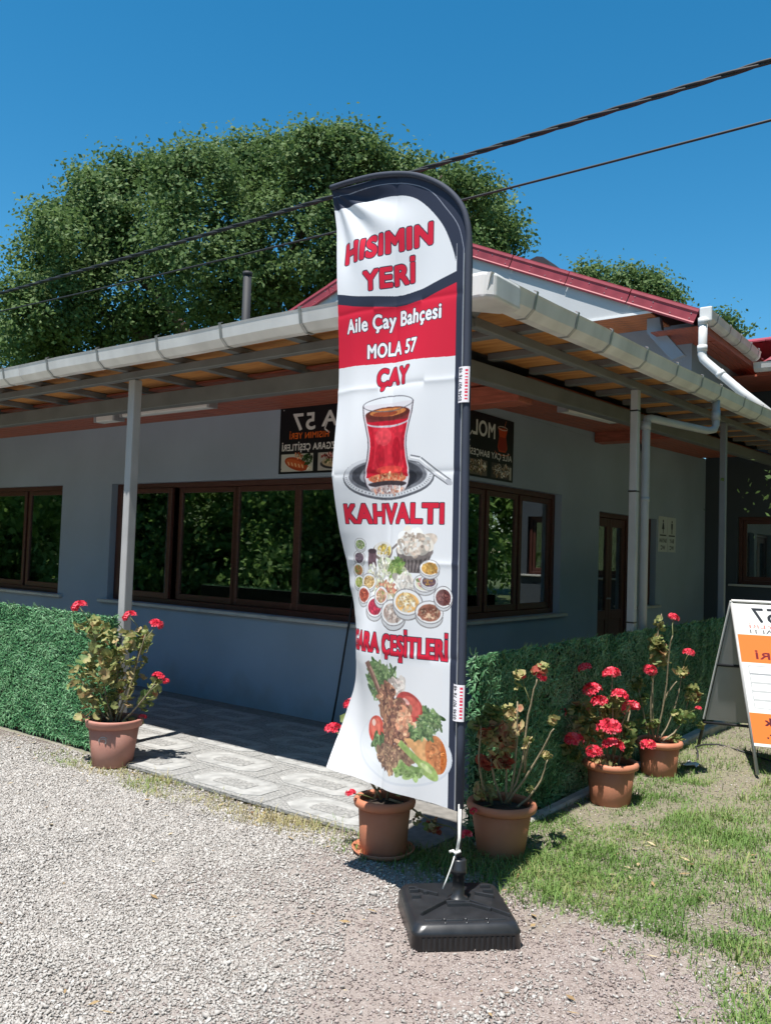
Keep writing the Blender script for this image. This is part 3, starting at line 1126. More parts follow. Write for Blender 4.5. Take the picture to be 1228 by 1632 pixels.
# rear wing with its own red roof
WY, WZ, WR = 12.62, 4.40, 15.1
corrugated('roof_sheet', (-1.6, WY, WZ), (EX + .12, WY, WZ), (-1.6, WR, WZ + (WR - WY) * .36), Vector((0, -.36, 1)).normalized())
for k in range(3):
    x0, x1 = EX - 1.3 + k * .95, EX - 1.3 + (k + 1) * .95 - .008
    z = WZ + (WR - WY) * .36
    pr = [(-.30, -.085), (-.30, -.06), (-.05, .035), (.05, .035), (.30, -.06), (.30, -.085), (.05, .01), (-.05, .01)]
    part('ridge_cap', MB().prism(pr, lambda a, c, d: (d, WR + a, z + .03 + c + .004 * (k % 2)), x0, x1), M_red, cafe)
corrugated('roof_sheet', (-1.6, 2 * WR - WY, WZ), (EX - 1.2, 2 * WR - WY, WZ), (-1.6, WR, WZ + (WR - WY) * .36), Vector((0, .36, 1)).normalized())
g4 = gutter((EX + .02, WY + .03, WZ - .14), (-1.6, WY + .03, WZ - .14), (0, -1, 0))
for x in (-2.6, -2.0):
    bracket(g4, (x, WY + .03, WZ - .14), (0, -1, 0), (1, 0, 0))
part('fascia', MB().box(EX + .03, -1.6, WY + .04, WY + .07, WZ - .16, WZ - .01), M_soffit, cafe)
part('porch_ceiling', MB().box(XW + .01, -1.6, WY + .1, 13.88, 4.22, 4.25), M_soffit, cafe)
# flue and roof vent
fl = part('flue_pipe', MB().tube([(-8.6, 8.0, 3.0), (-8.6, 8.0, 5.30)], .058, 14), M_dark, cafe, True)
part('flue_cap', MB().lathe([(0, 0), (.066, 0), (.066, .05), (.0, .05)], (-8.6, 8.0, 5.30), 14), M_dark, fl, True)
q = MB()
q.sweep(lambda i: [Vector((-6.35 + (.30 * math.cos(PI * j / 8)), 12.2 + .45 * i, 6.02 + .40 * math.sin(PI * j / 8))) for j in range(9)], 2, 9)
part('roof_vent', q, M_dark, cafe)

# ------------------------------------------------------------------ things on the cafe walls
def strip_light(name, label, p0, p1, w=.10, h=.055):
    p0, p1 = Vector(p0), Vector(p1)
    t = (p1 - p0).normalized()
    s = t.cross(Vector((0, 0, 1))).normalized() * (w / 2)
    u = Vector((0, 0, h))
    th = thing(name, tuple((p0 + p1) / 2), label, 'light')
    q = MB().hexa([p0 - s, p0 + s, p1 + s, p1 - s], [p0 - s + u, p0 + s + u, p1 + s + u, p1 - s + u])
    part('casing', q, M_lamp, th, bevel=.012, seg=2)
    for e, d in ((p0, -t), (p1, t)):
        e2 = e + d * .03
        k = s * 1.06
        q = MB().hexa([e - k, e + k, e2 + k, e2 - k], [e - k + u, e + k + u, e2 + k + u, e2 - k + u])
        part('end_cap', q, M_pipe_grey, th)
    return th


strip_light('strip_light', 'long white fluorescent fitting under the soffit right of the left post', (-7.35, 5.24, 2.828), (-6.05, 5.24, 2.828))
strip_light('strip_light', 'short white light fitting under the soffit just left of the left post', (-7.78, 5.24, 2.80), (-7.48, 5.24, 2.80), .12, .085)
strip_light('strip_light', 'white fluorescent fitting under the side soffit near the corner sign', (-3.50, 7.35, zr(7.4, 2.80)), (-3.42, 8.35, zr(8.3, 2.80)))
strip_light('strip_light', 'small far fluorescent fitting under the side soffit beyond the post', (-3.25, 10.2, zr(10.2, 2.80)), (-3.2, 10.9, zr(10.9, 2.80)))

BK = (20, 20, 28)
# front board: left part of the mirrored lettering (a is x, seen from -y)
P = Paint(-5.73, XW - .02, 2.255, 2.895, 420, BK)
W_ = (225, 222, 220)
P.text('57', -5.565, -5.275, 2.660, .165, W_, .04, True)
P.text('MOLA', -5.20, -4.42, 2.680, .150, W_, .04, True)
P.line([(-5.10, 2.62), (-5.16, 2.66), (-5.13, 2.72)], .014, W_)
P.text('HISIMIN YERİ', -5.60, -5.105, 2.580, .062, (226, 104, 34), .05, True)
P.text('IZGARA ÇEŞİTLERİ', -5.695, -5.00, 2.470, .066, W_, .05, True)
P.rect(-5.70, -5.29, 2.275, 2.440, (202, 200, 190))
P.ell(-5.50, 2.345, .155, .058, (176, 70, 34), -.25)
P.ell(-5.52, 2.350, .12, .035, (205, 96, 48), -.25)
for k in range(5):
    P.ell(-5.60 + .045 * k, 2.352 - .008 * k, .008, .022, (236, 190, 140), .5)
P.blobs(-5.36, 2.385, .06, .05, 40, .014, [(40, 74, 30), (66, 100, 44), (24, 44, 22)], 1)
P.blobs(-5.47, 2.425, .05, .03, 20, .012, [(186, 66, 40), (226, 160, 120), (60, 84, 36)], 2)
P.blobs(-5.33, 2.30, .035, .02, 10, .010, [(228, 212, 170), (240, 232, 214)], 3)
P.rect(-5.23, -4.82, 2.275, 2.440, (186, 180, 172))
P.ell(-5.03, 2.335, .17, .05, (58, 56, 60))
P.ell(-5.03, 2.35, .15, .045, (190, 170, 140))
P.blobs(-5.06, 2.41, .14, .03, 26, .016, [(150, 52, 48), (228, 190, 180), (96, 30, 34)], 4)
P.blobs(-5.03, 2.35, .12, .03, 26, .014, [(210, 190, 150), (160, 120, 90), (90, 110, 60)], 5)
P.ell(-5.685, 2.865, .006, .006, (210, 210, 210))
P.ell(-5.70, 2.30, .008, .008, (60, 60, 60))
pm = P.material('front_board_print', .35)
fb = printed_panel('name_board', [(-5.73, YW - .018, 2.255), (XW - .02, YW - .018, 2.255), (XW - .02, YW - .018, 2.895), (-5.73, YW - .018, 2.895)], .016, pm, M_signblack)
tag(fb, 'black board above the long front window with mirrored number 57 and food pictures', 'sign', 'black name boards at the wall corner')
# side board (a is y, seen from +x): mirrored, glass of tea at its far end
P = Paint(YW + .0, 7.49, 2.275, 2.885, 420, BK)
P.text('MOL', 6.70, 7.12, 2.665, .150, W_, .04, True)
P.line([(6.70, 2.70), (6.64, 2.64), (6.66, 2.60)], .012, W_)
P.poly([(7.17, 2.79), (7.36, 2.79), (7.33, 2.71), (7.36, 2.60), (7.33, 2.555), (7.20, 2.555), (7.17, 2.60), (7.20, 2.71)], (196, 70, 34))
P.poly([(7.20, 2.70), (7.33, 2.70), (7.345, 2.60), (7.32, 2.57), (7.21, 2.57), (7.185, 2.60)], (150, 40, 24))
P.ring(7.265, 2.79, .095, .022, .010, (210, 190, 180))
P.ring(7.265, 2.555, .15, .035, .012, (200, 110, 70), t0=PI, t1=2 * PI)
P.line([(7.29, 2.79), (7.33, 2.87)], .010, (200, 120, 90))
P.text('AİLE ÇAY BAHÇESİ - Y', 6.50, 7.46, 2.475, .062, W_, .04, True)
P.rect(6.62, 6.98, 2.295, 2.44, (110, 100, 92))
P.blobs(6.80, 2.37, .17, .06, 70, .020, [(206, 178, 150), (170, 130, 96), (80, 100, 60), (220, 215, 205), (60, 44, 38)], 6)
P.rect(7.06, 7.455, 2.295, 2.44, (70, 64, 62))
P.blobs(7.26, 2.37, .18, .06, 80, .020, [(216, 206, 196), (140, 110, 90), (190, 150, 110), (230, 228, 222), (50, 40, 36)], 7, asp=3)
P.rect(7.42, 7.455, 2.295, 2.42, (196, 190, 180))
pm = P.material('side_board_print', .35)
sb = printed_panel('name_board', [(XW + .018, YW + .0, 2.275), (XW + .018, 7.49, 2.275), (XW + .018, 7.49, 2.885), (XW + .018, YW + .0, 2.885)], .016, pm, M_signblack)
tag(sb, 'black board on the side wall with a red tea glass and mirrored white letters', 'sign', 'black name boards at the wall corner')
# toilet signs
for y0, y1, s, lab, fem in ((11.75, 12.09, 'BAYAN', 'white toilet sign nearest the door with a black figure', True), (12.12, 12.46, 'BAY', 'white toilet sign farther from the door, right of its twin', False)):
    P = Paint(y0, y1, 1.67, 2.17, 400, (200, 204, 202))
    c = (y0 + y1) / 2
    K = (26, 30, 34)
    P.ell(c, 2.105, .022, .02, K)
    if fem: P.poly([(c - .02, 2.08), (c + .02, 2.08), (c + .05, 1.99), (c + .015, 1.99), (c + .012, 1.93), (c - .012, 1.93), (c - .015, 1.99), (c - .05, 1.99)], K)
    else: P.poly([(c - .035, 2.08), (c + .035, 2.08), (c + .03, 2.0), (c + .018, 2.0), (c + .016, 1.93), (c - .016, 1.93), (c - .018, 2.0), (c - .03, 2.0)], K)
    P.rect(y0 + .04, y1 - .04, 1.895, 1.912, K)
    P.text(s, y0 + (.03 if fem else .08), y1 - (.03 if fem else .08), 1.80, .06, K, .05, True)
    P.text('WC', y0 + .08, y1 - .08, 1.70, .06, K, .05, True)
    o = printed_panel('toilet_sign', [(XW + .012, y0, 1.67), (XW + .012, y1, 1.67), (XW + .012, y1, 2.17), (XW + .012, y0, 2.17)], .010, P.material('toilet_sign_print', .5), M_white)
    tag(o, lab, 'sign', 'toilet signs beside the door')

# a bench and a cushion seen dimly through the long window
bench = thing('wooden_bench', (-5.6, 7.6, .03), 'brown wooden bench inside the cafe behind the long window', 'bench')
part('seat', MB().box(-7.0, -4.6, 7.4, 7.85, .43, .47), M_bench, bench, bevel=.006)
part('backrest', MB().box(-7.0, -4.6, 7.86, 7.90, .47, 1.0), M_bench, bench, bevel=.006)
for x in (-6.9, -5.8, -4.7):
    part('leg', MB().box(x - .03, x + .03, 7.42, 7.84, .03, .43), M_bench, bench)
q = MB()
for k in range(6):
    x0 = -6.55 + .08 * k
    q.box(x0, x0 + .08, 7.70 - (.02 if 0 < k < 5 else 0), 7.84, .95 - .36, 1.36 - .04 * abs(k - 2.5) * .3, k % 2)
cu = part('cushion', q, [M_cush_w, M_cush_r], bevel=.01)
tag(cu, 'red and white striped cushion on the bench behind the long window', 'cushion')

# ------------------------------------------------------------------ artificial hedges
def blades_mesh(name, origin, du, n_, w, h, ln, seed):
    """short curled plastic blades over a w x h face; du: along, n_: outward"""
    rg = np.random.default_rng(seed)
    cnt = int(w * h * 9500)
    u = rg.random(cnt) * w
    v = rg.random(cnt) * h
    du, n_ = np.array(du, float), np.array(n_, float)
    upv = np.array([0, 0, 1.0])
    base = np.array(origin) + u[:, None] * du + v[:, None] * upv
    lump = vnoise(u, v, 9, seed) - .5
    ang = rg.random(cnt) * 2 * PI
    side = np.cos(ang)[:, None] * du + np.sin(ang)[:, None] * upv
    d0 = n_ * (.7 + rg.random(cnt)[:, None] * .5) + side * .8
    d0 /= np.linalg.norm(d0, axis=1)[:, None]
    d1 = n_ * .15 + side * 1.0 - upv * (.15 + .5 * rg.random(cnt)[:, None])
    d1 /= np.linalg.norm(d1, axis=1)[:, None]
    le = ln * (.6 + .7 * rg.random(cnt) + lump * .5)[:, None]
    wd = np.cross(d0, d1)
    wd /= np.linalg.norm(wd, axis=1)[:, None] + 1e-6
    wd *= (.0036 + .002 * rg.random(cnt))[:, None]
    p1 = base + d0 * le * .55
    p2 = p1 + d1 * le * .6
    V = np.stack([base - wd, base + wd, p1 + wd, p1 - wd, p2 + wd * .3, p2 - wd * .3], 1).reshape(-1, 3)
    i0 = np.arange(cnt)[:, None] * 6
    F_ = np.concatenate([i0 + np.array([[0, 1, 2, 3]]), i0 + np.array([[3, 2, 4, 5]])])
    t = np.clip(rg.beta(2, 2, cnt) * .8 + lump * .5 + .1, 0, 1)
    return fast_mesh(name, V, F_, np.concatenate([t, t]), [T_hedge])


lh = thing('artificial_hedge', (-7, 3.86, 0), 'bright green artificial grass hedge panel left of the flower pot in the sun', 'hedge', 'artificial hedge screens')
part('backing', MB().box(-9.4, -5.46, 3.845, 3.885, .0, .985), M_matback, lh)
o = obj_from('grass_mat', blades_mesh('grass_mat', (-9.4, 3.845, .0), (1, 0, 0), (0, -1, 0), 3.95, 1.0, .036, 1), lh); o.location = -ORG[lh.name]
tag(o, kind='stuff')
o = obj_from('grass_edge', blades_mesh('grass_edge', (-5.46, 3.845, .0), (0, 1, 0), (1, 0, 0), .05, 1.0, .045, 2), lh); o.location = -ORG[lh.name]
tag(o, kind='stuff')
rh = thing('artificial_hedge', (-2.42, 7, 0), 'dark green artificial grass hedge along the terrace behind the right flower pots', 'hedge', 'artificial hedge screens')
part('backing', MB().box(-2.44, -2.40, 4.05, 10.6, .0, .985), M_matback, rh)
o = obj_from('grass_mat', blades_mesh('grass_mat', (-2.40, 4.05, .0), (0, 1, 0), (1, 0, 0), 6.0, 1.0, .040, 3), rh); o.location = -ORG[rh.name]
tag(o, kind='stuff')
o = obj_from('grass_edge', blades_mesh('grass_edge', (-2.44, 4.05, .0), (1, 0, 0), (0, -1, 0), .04, 1.0, .045, 4), rh); o.location = -ORG[rh.name]
tag(o, kind='stuff')

# ------------------------------------------------------------------ feather flag
KF = 0.9719                    # the flag's plane stands at y = 3.11
PLX = lambda z: -1.967 - .014 * (z - .44)
ARC = [(0.0, 2.90), (.0, 2.971), (.010, 3.035), (.036, 3.112), (.092, 3.190), (.170, 3.258), (.278, 3.321), (.389, 3.360), (.543, 3.389), (.700, 3.398), (.836, 3.398)]


def smooth_line(pts, n=4):
    q = [Vector(p).to_3d() for p in pts]
    out = []
    for i in range(len(q) - 1):
        a, b_, c, d = q[max(i - 1, 0)], q[i], q[i + 1], q[min(i + 2, len(q) - 1)]
        for k in range(n):
            t = k / n
            v = .5 * (2 * b_ + (c - a) * t + (2 * a - 5 * b_ + 4 * c - d) * t * t + (3 * b_ - a - 3 * c + d) * t ** 3)
            out.append((v.x, v.y))
    return out + [tuple(pts[-1])]


ARC = [ARC[0]] + smooth_line(ARC[1:], 4)


def arc_z(s):
    return np.interp(s, [a for a, _ in ARC[1:]], [b_ for _, b_ in ARC[1:]])


def sstep(a, b_, x):
    t = np.clip((x - a) / (b_ - a), 0, 1)
    return t * t * (3 - 2 * t)


def fold_angle(s, z):
    A = np.interp(z, [.40, .47, .60, .75, .90, 1.0, 1.10, 1.22, 1.36, 1.63, 1.91, 2.3, 3.4], [-6, 3, 16, 32, 50, 60, 58, 42, 27, 14, 5, 4, 0])
    a = np.interp(z, [.6, 1.0, 1.1, 1.4], [.32, .42, .42, .30])
    return np.radians(A) * sstep(a, a + .32, s)


def flag_xy(S, Z):
    """S, Z grids with s along axis 1; walks each row out from the pole"""
    amp = np.interp(Z, [.4, 1.0, 1.8, 2.6, 2.95, 3.4], [.19, .22, .25, .17, .08, .03])
    ph = fold_angle(S, Z) + amp * np.sin(S * 15 + Z * 1.3 + .6 * np.sin(Z * 2.3)) * sstep(.04, .2, S) + .10 * np.sin(S * 37 - Z * 2.2) * sstep(.1, .3, S) * np.interp(Z, [.4, 2.2, 2.8], [1, .8, .2])
    ds = np.diff(S, axis=1)
    cx = np.concatenate([np.zeros((len(S), 1)), np.cumsum(np.cos((ph[:, 1:] + ph[:, :-1]) / 2) * ds, 1)], 1)
    cy = np.concatenate([np.zeros((len(S), 1)), np.cumsum(np.sin((ph[:, 1:] + ph[:, :-1]) / 2) * ds, 1)], 1)
    # pull wrinkles radiating from the tip, and packing creases
    dx, dz = S - .83, Z - 3.39
    rr = np.hypot(dx, dz)
    an = np.arctan2(dz, dx)
    cy = cy + .011 * np.sin(an * 13) * np.exp(-((rr - .28) / .22) ** 2)
    for zc in (1.08, 1.50, 1.92, 2.34, 2.73):
        cy = cy + .004 * np.exp(-np.abs(Z - zc) / .012) * np.sign(np.sin(S * 11 + zc * 7))
    for sc in (.42,):
        cy = cy + .006 * np.exp(-np.abs(S - sc) / .014)
    cy = cy + .012 * np.sin(Z * 7 + S * 5) * sstep(.1, .5, S)
    return PLX(Z) - cx, cy


def flag_world(x, y, z):
    return np.stack([x * KF, 3.11 + y * KF, 1.55 + (z - 1.55) * KF], -1)


print_p = Paint(-.845, .03, .40, 3.42, 640, (233, 235, 240))    # a = -s (so left is left), b = z
NAVY = (52, 58, 76)
RED = (218, 40, 66)
A = lambda s: -s
p = print_p
# dark border round the arc and down the pole side
arc = [(s, z) for s, z in ARC]
inner = [(.066, .40), (.066, 2.80), (.072, 2.88), (.100, 2.97), (.150, 3.07), (.235, 3.17), (.32, 3.235), (.43, 3.270), (.58, 3.285), (.72, 3.287), (.845, 3.285)]
inner = smooth_line(inner, 5)
p.poly([(A(s), z) for s, z in inner] + [(A(.845), 3.42), (A(-.03), 3.42), (A(-.03), .40)], NAVY)
p.line([(A(.030), .40)] + smooth_line([(A(.030), 2.93), (A(.06), 3.04), (A(.13), 3.14), (A(.23), 3.25), (A(.39), 3.32), (A(.6), 3.35), (A(.84), 3.355)], 5), .004, (150, 155, 170))
cur = smooth_line([(.85, 2.850), (.764, 2.836), (.66, 2.810), (.555, 2.793), (.40, 2.776), (.30, 2.780), (.224, 2.790), (.066, 2.834)], 4)
low = [(s, z - .052) for s, z in cur]
p.poly([(A(s), z) for s, z in low] + [(A(.066), 2.443), (A(.85), 2.466)], RED)
p.poly([(A(s), z) for s, z in cur] + [(A(s), z) for s, z in low[::-1]], NAVY)
p.text('HISIMIN', A(.748), A(.200), 2.984, .112, RED, .072, outline=NAVY, ow=.045)
p.text('YERİ', A(.612), A(.304), 2.820, .105, RED, .072, outline=NAVY, ow=.045)
p.text('Aile Çay Bahçesi', A(.720), A(.143), 2.626, .074, (246, 246, 250), .045, outline=NAVY, ow=.05)
p.text('MOLA 57', A(.585), A(.277), 2.486, .072, (246, 246, 250), .045, outline=NAVY, ow=.05)
p.text('ÇAY', A(.524), A(.313), 2.338, .092, RED, .072, outline=NAVY, ow=.045)
p.text('KAHVALTI', A(.726), A(.109), 1.678, .100, RED, .072, outline=NAVY, ow=.045)
p.text('IZGARA ÇEŞİTLERİ', A(.770), A(.078), 1.066, .098, RED, .060, outline=NAVY, ow=.045)
# glass of tea on its saucer
GR = (70, 72, 80)
p.ell(A(.437), 1.900, .272, .108, (96, 98, 106))
p.ell(A(.437), 1.906, .266, .102, (214, 216, 222))
p.ell(A(.437), 1.908, .235, .085, (120, 122, 130))
p.ell(A(.437), 1.910, .215, .074, (66, 68, 76))
p.ell(A(.50), 1.93, .11, .05, (150, 152, 160), .3)
p.ell(A(.34), 1.885, .09, .045, (42, 44, 52), .2)
rg_ = np.random.default_rng(4)
for k in range(70):
    t = PI + PI * k / 69
    p.ell(A(.437) + .251 * math.cos(t), 1.907 + .093 * math.sin(t), .006, .004, (150, 152, 160) if k % 2 else (236, 238, 242))
prof = [(.157, 2.255), (.150, 2.200), (.136, 2.15), (.121, 2.09), (.118, 2.05), (.126, 1.99), (.140, 1.94), (.144, 1.90), (.135, 1.865), (.120, 1.842)]
gc = .437
p.poly([(A(gc) - w - .005, z) for w, z in prof] + [(A(gc) + w + .005, z) for w, z in prof[::-1]], (74, 62, 72))
p.poly([(A(gc) - w, z) for w, z in prof] + [(A(gc) + w, z) for w, z in prof[::-1]], (226, 222, 228))
p.poly([(A(gc) - w + .008, z) for w, z in prof[1:8]] + [(A(gc) + w - .008, z) for w, z in prof[1:8][::-1]], (196, 30, 50))
p.poly([(A(gc) - w + .035, z) for w, z in prof[2:7]] + [(A(gc) + w - .03, z) for w, z in prof[2:7][::-1]], (222, 48, 66))
p.poly([(A(gc) - .132, 2.17), (A(gc) + .132, 2.17), (A(gc) + .14, 2.20), (A(gc) - .14, 2.20)], (120, 50, 50))
p.ell(A(gc), 2.205, .143, .032, (98, 44, 38))
p.ell(A(gc), 2.212, .118, .020, (206, 130, 74))
p.ell(A(gc) - .02, 2.206, .08, .012, (150, 70, 46))
p.ring(A(gc), 2.168, .142, .030, .010, (206, 196, 204), t0=PI, t1=2 * PI)
p.ring(A(gc), 2.252, .160, .038, .0045, (104, 104, 112))
p.ell(A(gc) - .03, 2.095, .05, .045, (238, 92, 100), 0, .6)
p.ell(A(gc) + .055, 2.02, .03, .07, (176, 18, 40), 0, .7)
p.ell(A(gc) - .05, 2.0, .03, .06, (186, 28, 48), 0, .7)
p.ell(A(gc) + .01, 1.935, .09, .02, (230, 80, 70), 0, .9)
p.ell(A(gc), 1.895, .125, .026, (226, 120, 84))
p.blobs(A(gc), 1.898, .11, .02, 40, .010, [(255, 190, 150), (206, 80, 60), (240, 150, 110)], 5, asp=3)
p.ell(A(gc), 1.868, .128, .016, (70, 60, 66))
p.ell(A(gc), 1.842, .118, .022, (206, 186, 184))
p.blobs(A(gc), 1.838, .10, .016, 30, .009, [(240, 170, 140), (150, 110, 110), (245, 240, 240)], 6, asp=3)
sp = [(A(.29), 1.985), (A(.24), 1.975), (A(.16), 1.915), (A(.085), 1.868)]
p.line(sp, .030, (80, 82, 90)); p.line(sp, .022, (206, 208, 214)); p.line([(a, z + .004) for a, z in sp], .007, (250, 250, 252))
p.ell(A(.088), 1.870, .020, .013, (190, 192, 200), -.6)
# breakfast spread
def bowl(s, z, r, content, seed, sq=.75, body=(206, 208, 212)):
    p.ell(A(s), z - r * .28, r * .98, r * sq, (120, 116, 118))
    p.ell(A(s), z - r * .22, r * .94, r * sq, body)
    p.ell(A(s), z, r, r * sq, (104, 100, 104))
    p.ell(A(s), z, r * .95, r * sq * .94, (238, 238, 240))
    p.ell(A(s), z - .002, r * .78, r * sq * .74, content[0])
    p.blobs(A(s), z - .002, r * .60, r * sq * .55, 34, r * .18, content, seed)


p.poly([(A(.365), 1.555), (A(.165), 1.555), (A(.205), 1.455), (A(.330), 1.455)], (86, 76, 76))
for k in range(16):
    p.line([(A(.36 - .012 * k), 1.55), (A(.33 - .008 * k), 1.46)], .004, (140, 130, 128) if k % 2 else (60, 52, 54))
p.ell(A(.265), 1.555, .102, .042, (110, 100, 98))
p.blobs(A(.265), 1.590, .080, .045, 60, .030, [(226, 218, 206), (206, 190, 176), (240, 236, 230), (186, 166, 150)], 8, asp=1.6)
p.ell(A(.475), 1.548, .082, .046, (110, 96, 90))
p.ell(A(.475), 1.556, .074, .040, (226, 222, 216))
p.blobs(A(.47), 1.556, .05, .024, 24, .014, [(226, 200, 96), (240, 232, 214), (196, 160, 60)], 9)
p.line([(A(.40), 1.56), (A(.36), 1.585)], .012, (110, 100, 98))
p.poly([(A(.585), 1.545), (A(.535), 1.545), (A(.53), 1.455), (A(.59), 1.455)], (88, 62, 72)); p.ell(A(.56), 1.548, .028, .012, (54, 38, 46))
p.blobs(A(.43), 1.42, .16, .085, 120, .026, [(240, 238, 230), (226, 222, 206), (206, 216, 180), (236, 226, 196), (244, 242, 240)], 10, asp=2.2)
p.blobs(A(.36), 1.475, .05, .05, 46, .013, [(120, 150, 70), (160, 180, 100), (90, 126, 56)], 11, asp=3)
p.blobs(A(.44), 1.375, .09, .03, 40, .015, [(226, 150, 120), (240, 206, 170), (196, 110, 90), (210, 200, 150)], 12)
p.blobs(A(.31), 1.40, .05, .05, 20, .022, [(244, 240, 232), (226, 216, 206)], 13)
bowl(.655, 1.515, .045, [(90, 70, 84), (60, 46, 60), (120, 100, 110)], 1)
bowl(.640, 1.580, .040, [(110, 140, 70), (160, 176, 110), (200, 200, 180)], 2)
bowl(.672, 1.455, .046, [(190, 140, 70), (120, 130, 60), (200, 90, 60)], 3)
bowl(.668, 1.395, .046, [(150, 160, 70), (196, 190, 120), (90, 110, 50)], 4)
bowl(.585, 1.400, .055, [(206, 170, 110), (226, 200, 150), (150, 110, 60)], 5)
bowl(.620, 1.335, .060, [(176, 70, 50), (206, 100, 70), (140, 50, 40)], 6)
bowl(.515, 1.285, .070, [(176, 34, 60), (196, 44, 70), (150, 24, 50)], 7)
bowl(.470, 1.340, .060, [(196, 130, 110), (226, 190, 170), (150, 150, 90)], 8)
bowl(.375, 1.265, .082, [(196, 176, 166), (176, 150, 140), (226, 214, 206)], 9)
bowl(.290, 1.320, .082, [(226, 170, 96), (240, 206, 150), (236, 226, 206)], 10)
bowl(.175, 1.280, .070, [(150, 90, 70), (206, 170, 140), (110, 60, 46)], 11)
bowl(.107, 1.352, .050, [(110, 66, 66), (90, 50, 54), (140, 90, 84)], 12, 1.0)
bowl(.200, 1.410, .055, [(226, 222, 190), (150, 170, 100), (200, 120, 130)], 13)
bowl(.180, 1.420, .042, [(80, 56, 70), (206, 150, 60), (110, 80, 90)], 14)
bowl(.178, 1.480, .050, [(206, 150, 66), (226, 180, 90), (176, 120, 50)], 15)
# plate of grilled meat
p.ell(A(.33), .64, .285, .155, (216, 221, 230))
p.ell(A(.33), .645, .278, .149, (231, 234, 240))
p.ell(A(.34), .655, .25, .12, (236, 239, 244))
GREEN = [(70, 104, 52), (96, 130, 70), (52, 82, 44), (130, 156, 96)]
MEAT = [(140, 84, 62), (176, 116, 84), (110, 62, 50), (206, 150, 110), (90, 50, 42)]
p.blobs(A(.485), .935, .06, .09, 70, .019, GREEN, 20, asp=3.2)
p.blobs(A(.40), .965, .05, .05, 40, .016, GREEN, 21, asp=3.2)
p.line([(A(.55), 1.02), (A(.46), .86)], .030, (110, 72, 60)); p.line([(A(.53), 1.0), (A(.44), .84)], .012, (176, 130, 110))
p.blobs(A(.345), .93, .04, .035, 16, .026, [(240, 230, 222), (226, 206, 196)], 22)
p.ell(A(.275), .845, .080, .062, (176, 44, 40), -.5); p.ell(A(.262), .850, .055, .040, (206, 74, 62), -.5); p.ell(A(.29), .868, .022, .010, (240, 180, 170), -.5)
p.ell(A(.49), .705, .062, .066, (206, 60, 46)); p.ell(A(.50), .715, .040, .044, (226, 96, 74)); p.ell(A(.515), .735, .014, .016, (250, 206, 190))
p.blobs(A(.455), .655, .05, .03, 30, .020, GREEN, 23, asp=2.4)
p.blobs(A(.40), .83, .07, .10, 110, .020, MEAT, 24, rot=.3, asp=2.6)
p.blobs(A(.34), .80, .08, .07, 90, .022, MEAT, 25, asp=2.0)
p.blobs(A(.345), .70, .08, .07, 90, .022, MEAT, 26, asp=2.4)
p.blobs(A(.36), .60, .095, .050, 120, .020, [(126, 88, 68), (150, 110, 84), (96, 62, 50), (180, 140, 104)], 27, asp=3)
p.blobs(A(.30), .775, .04, .06, 30, .018, [(226, 170, 130), (206, 130, 96)], 28)
p.poly([(A(.30), .70), (A(.19), .72), (A(.10), .63), (A(.12), .575), (A(.19), .60)], (226, 160, 96))
p.ell(A(.13), .650, .055, .085, (206, 116, 60), .2); p.blobs(A(.13), .65, .045, .07, 40, .010, [(226, 140, 80), (190, 100, 50)], 29)
p.blobs(A(.165), .79, .06, .05, 60, .015, GREEN, 30, asp=3.4)
p.blobs(A(.21), .74, .06, .03, 40, .015, GREEN, 31, asp=3)
p.line([(A(.32), .68), (A(.24), .625), (A(.16), .57)], .030, (130, 160, 76)); p.ell(A(.17), .575, .06, .030, (150, 180, 90), -.6); p.ell(A(.18), .585, .035, .012, (196, 214, 140), -.6)
p.blobs(A(.27), .555, .07, .022, 36, .018, [(120, 156, 76), (150, 180, 104), (96, 130, 60)], 32, asp=2)
hf = lambda z: int((z - print_p.b0) * print_p.p)
for za_, zb2, w_ in ((.40, 1.03, .20), (1.20, 1.66, .12)):         # sheen of the cloth mixed into the food prints as white
    print_p.im[hf(za_):hf(zb2), :int(.74 * print_p.p)] = print_p.im[hf(za_):hf(zb2), :int(.74 * print_p.p)] * (1 - w_) + w_ * .93
for za_, zb2 in ((.40, 1.03), (1.20, 1.66), (1.79, 2.30)):
    reg = print_p.im[hf(za_):hf(zb2), :int(.74 * print_p.p)]
    lum = 1 + (vnoise(*np.meshgrid(np.arange(reg.shape[1]), np.arange(reg.shape[0])), .11, 31)[..., None] - .5) * .22 * (reg.mean(-1, keepdims=True) < .82)
    reg[:] = reg * lum
    reg[1:-1, 1:-1] = sum(np.roll(np.roll(reg, dy, 0), dx, 1) for dy in (-1, 0, 1) for dx in (-1, 0, 1))[1:-1, 1:-1] / 9
M_flag = print_p.material('flag_print', .55, .22, .25)

flag = thing('feather_flag', (-1.89, 3.09, 0), 'tall white, red and black feather flag advertising tea, breakfast and grill on a black base', 'flag')
NS, NZ = 150, 420
sg = np.linspace(0, 1, NS)
tz = np.linspace(0, 1, NZ)
smax = np.interp(tz, [0, .04, .6, .8, .93, 1], [.785, .79, .788, .785, .81, .838])
S_ = sg[None, :] * smax[:, None]
zbot = .426 + .055 * (S_ / .79)
Z_ = zbot + (arc_z(S_) - .004 - zbot) * tz[:, None]
X_, Y_ = flag_xy(S_, Z_)
V = flag_world(X_, Y_, Z_).reshape(-1, 3)
ii = (np.arange(NZ - 1)[:, None] * NS + np.arange(NS - 1)).ravel()
Fq = np.stack([ii, ii + NS, ii + NS + 1, ii + 1], -1)
me = fast_mesh('banner', V - np.array(ORG[flag.name]), Fq, None, [M_flag], True)
uvl = me.uv_layers.new(name='print')
UV = np.stack([(A(S_) + .845) / .875, (Z_ - .40) / 3.02], -1).reshape(-1, 2)
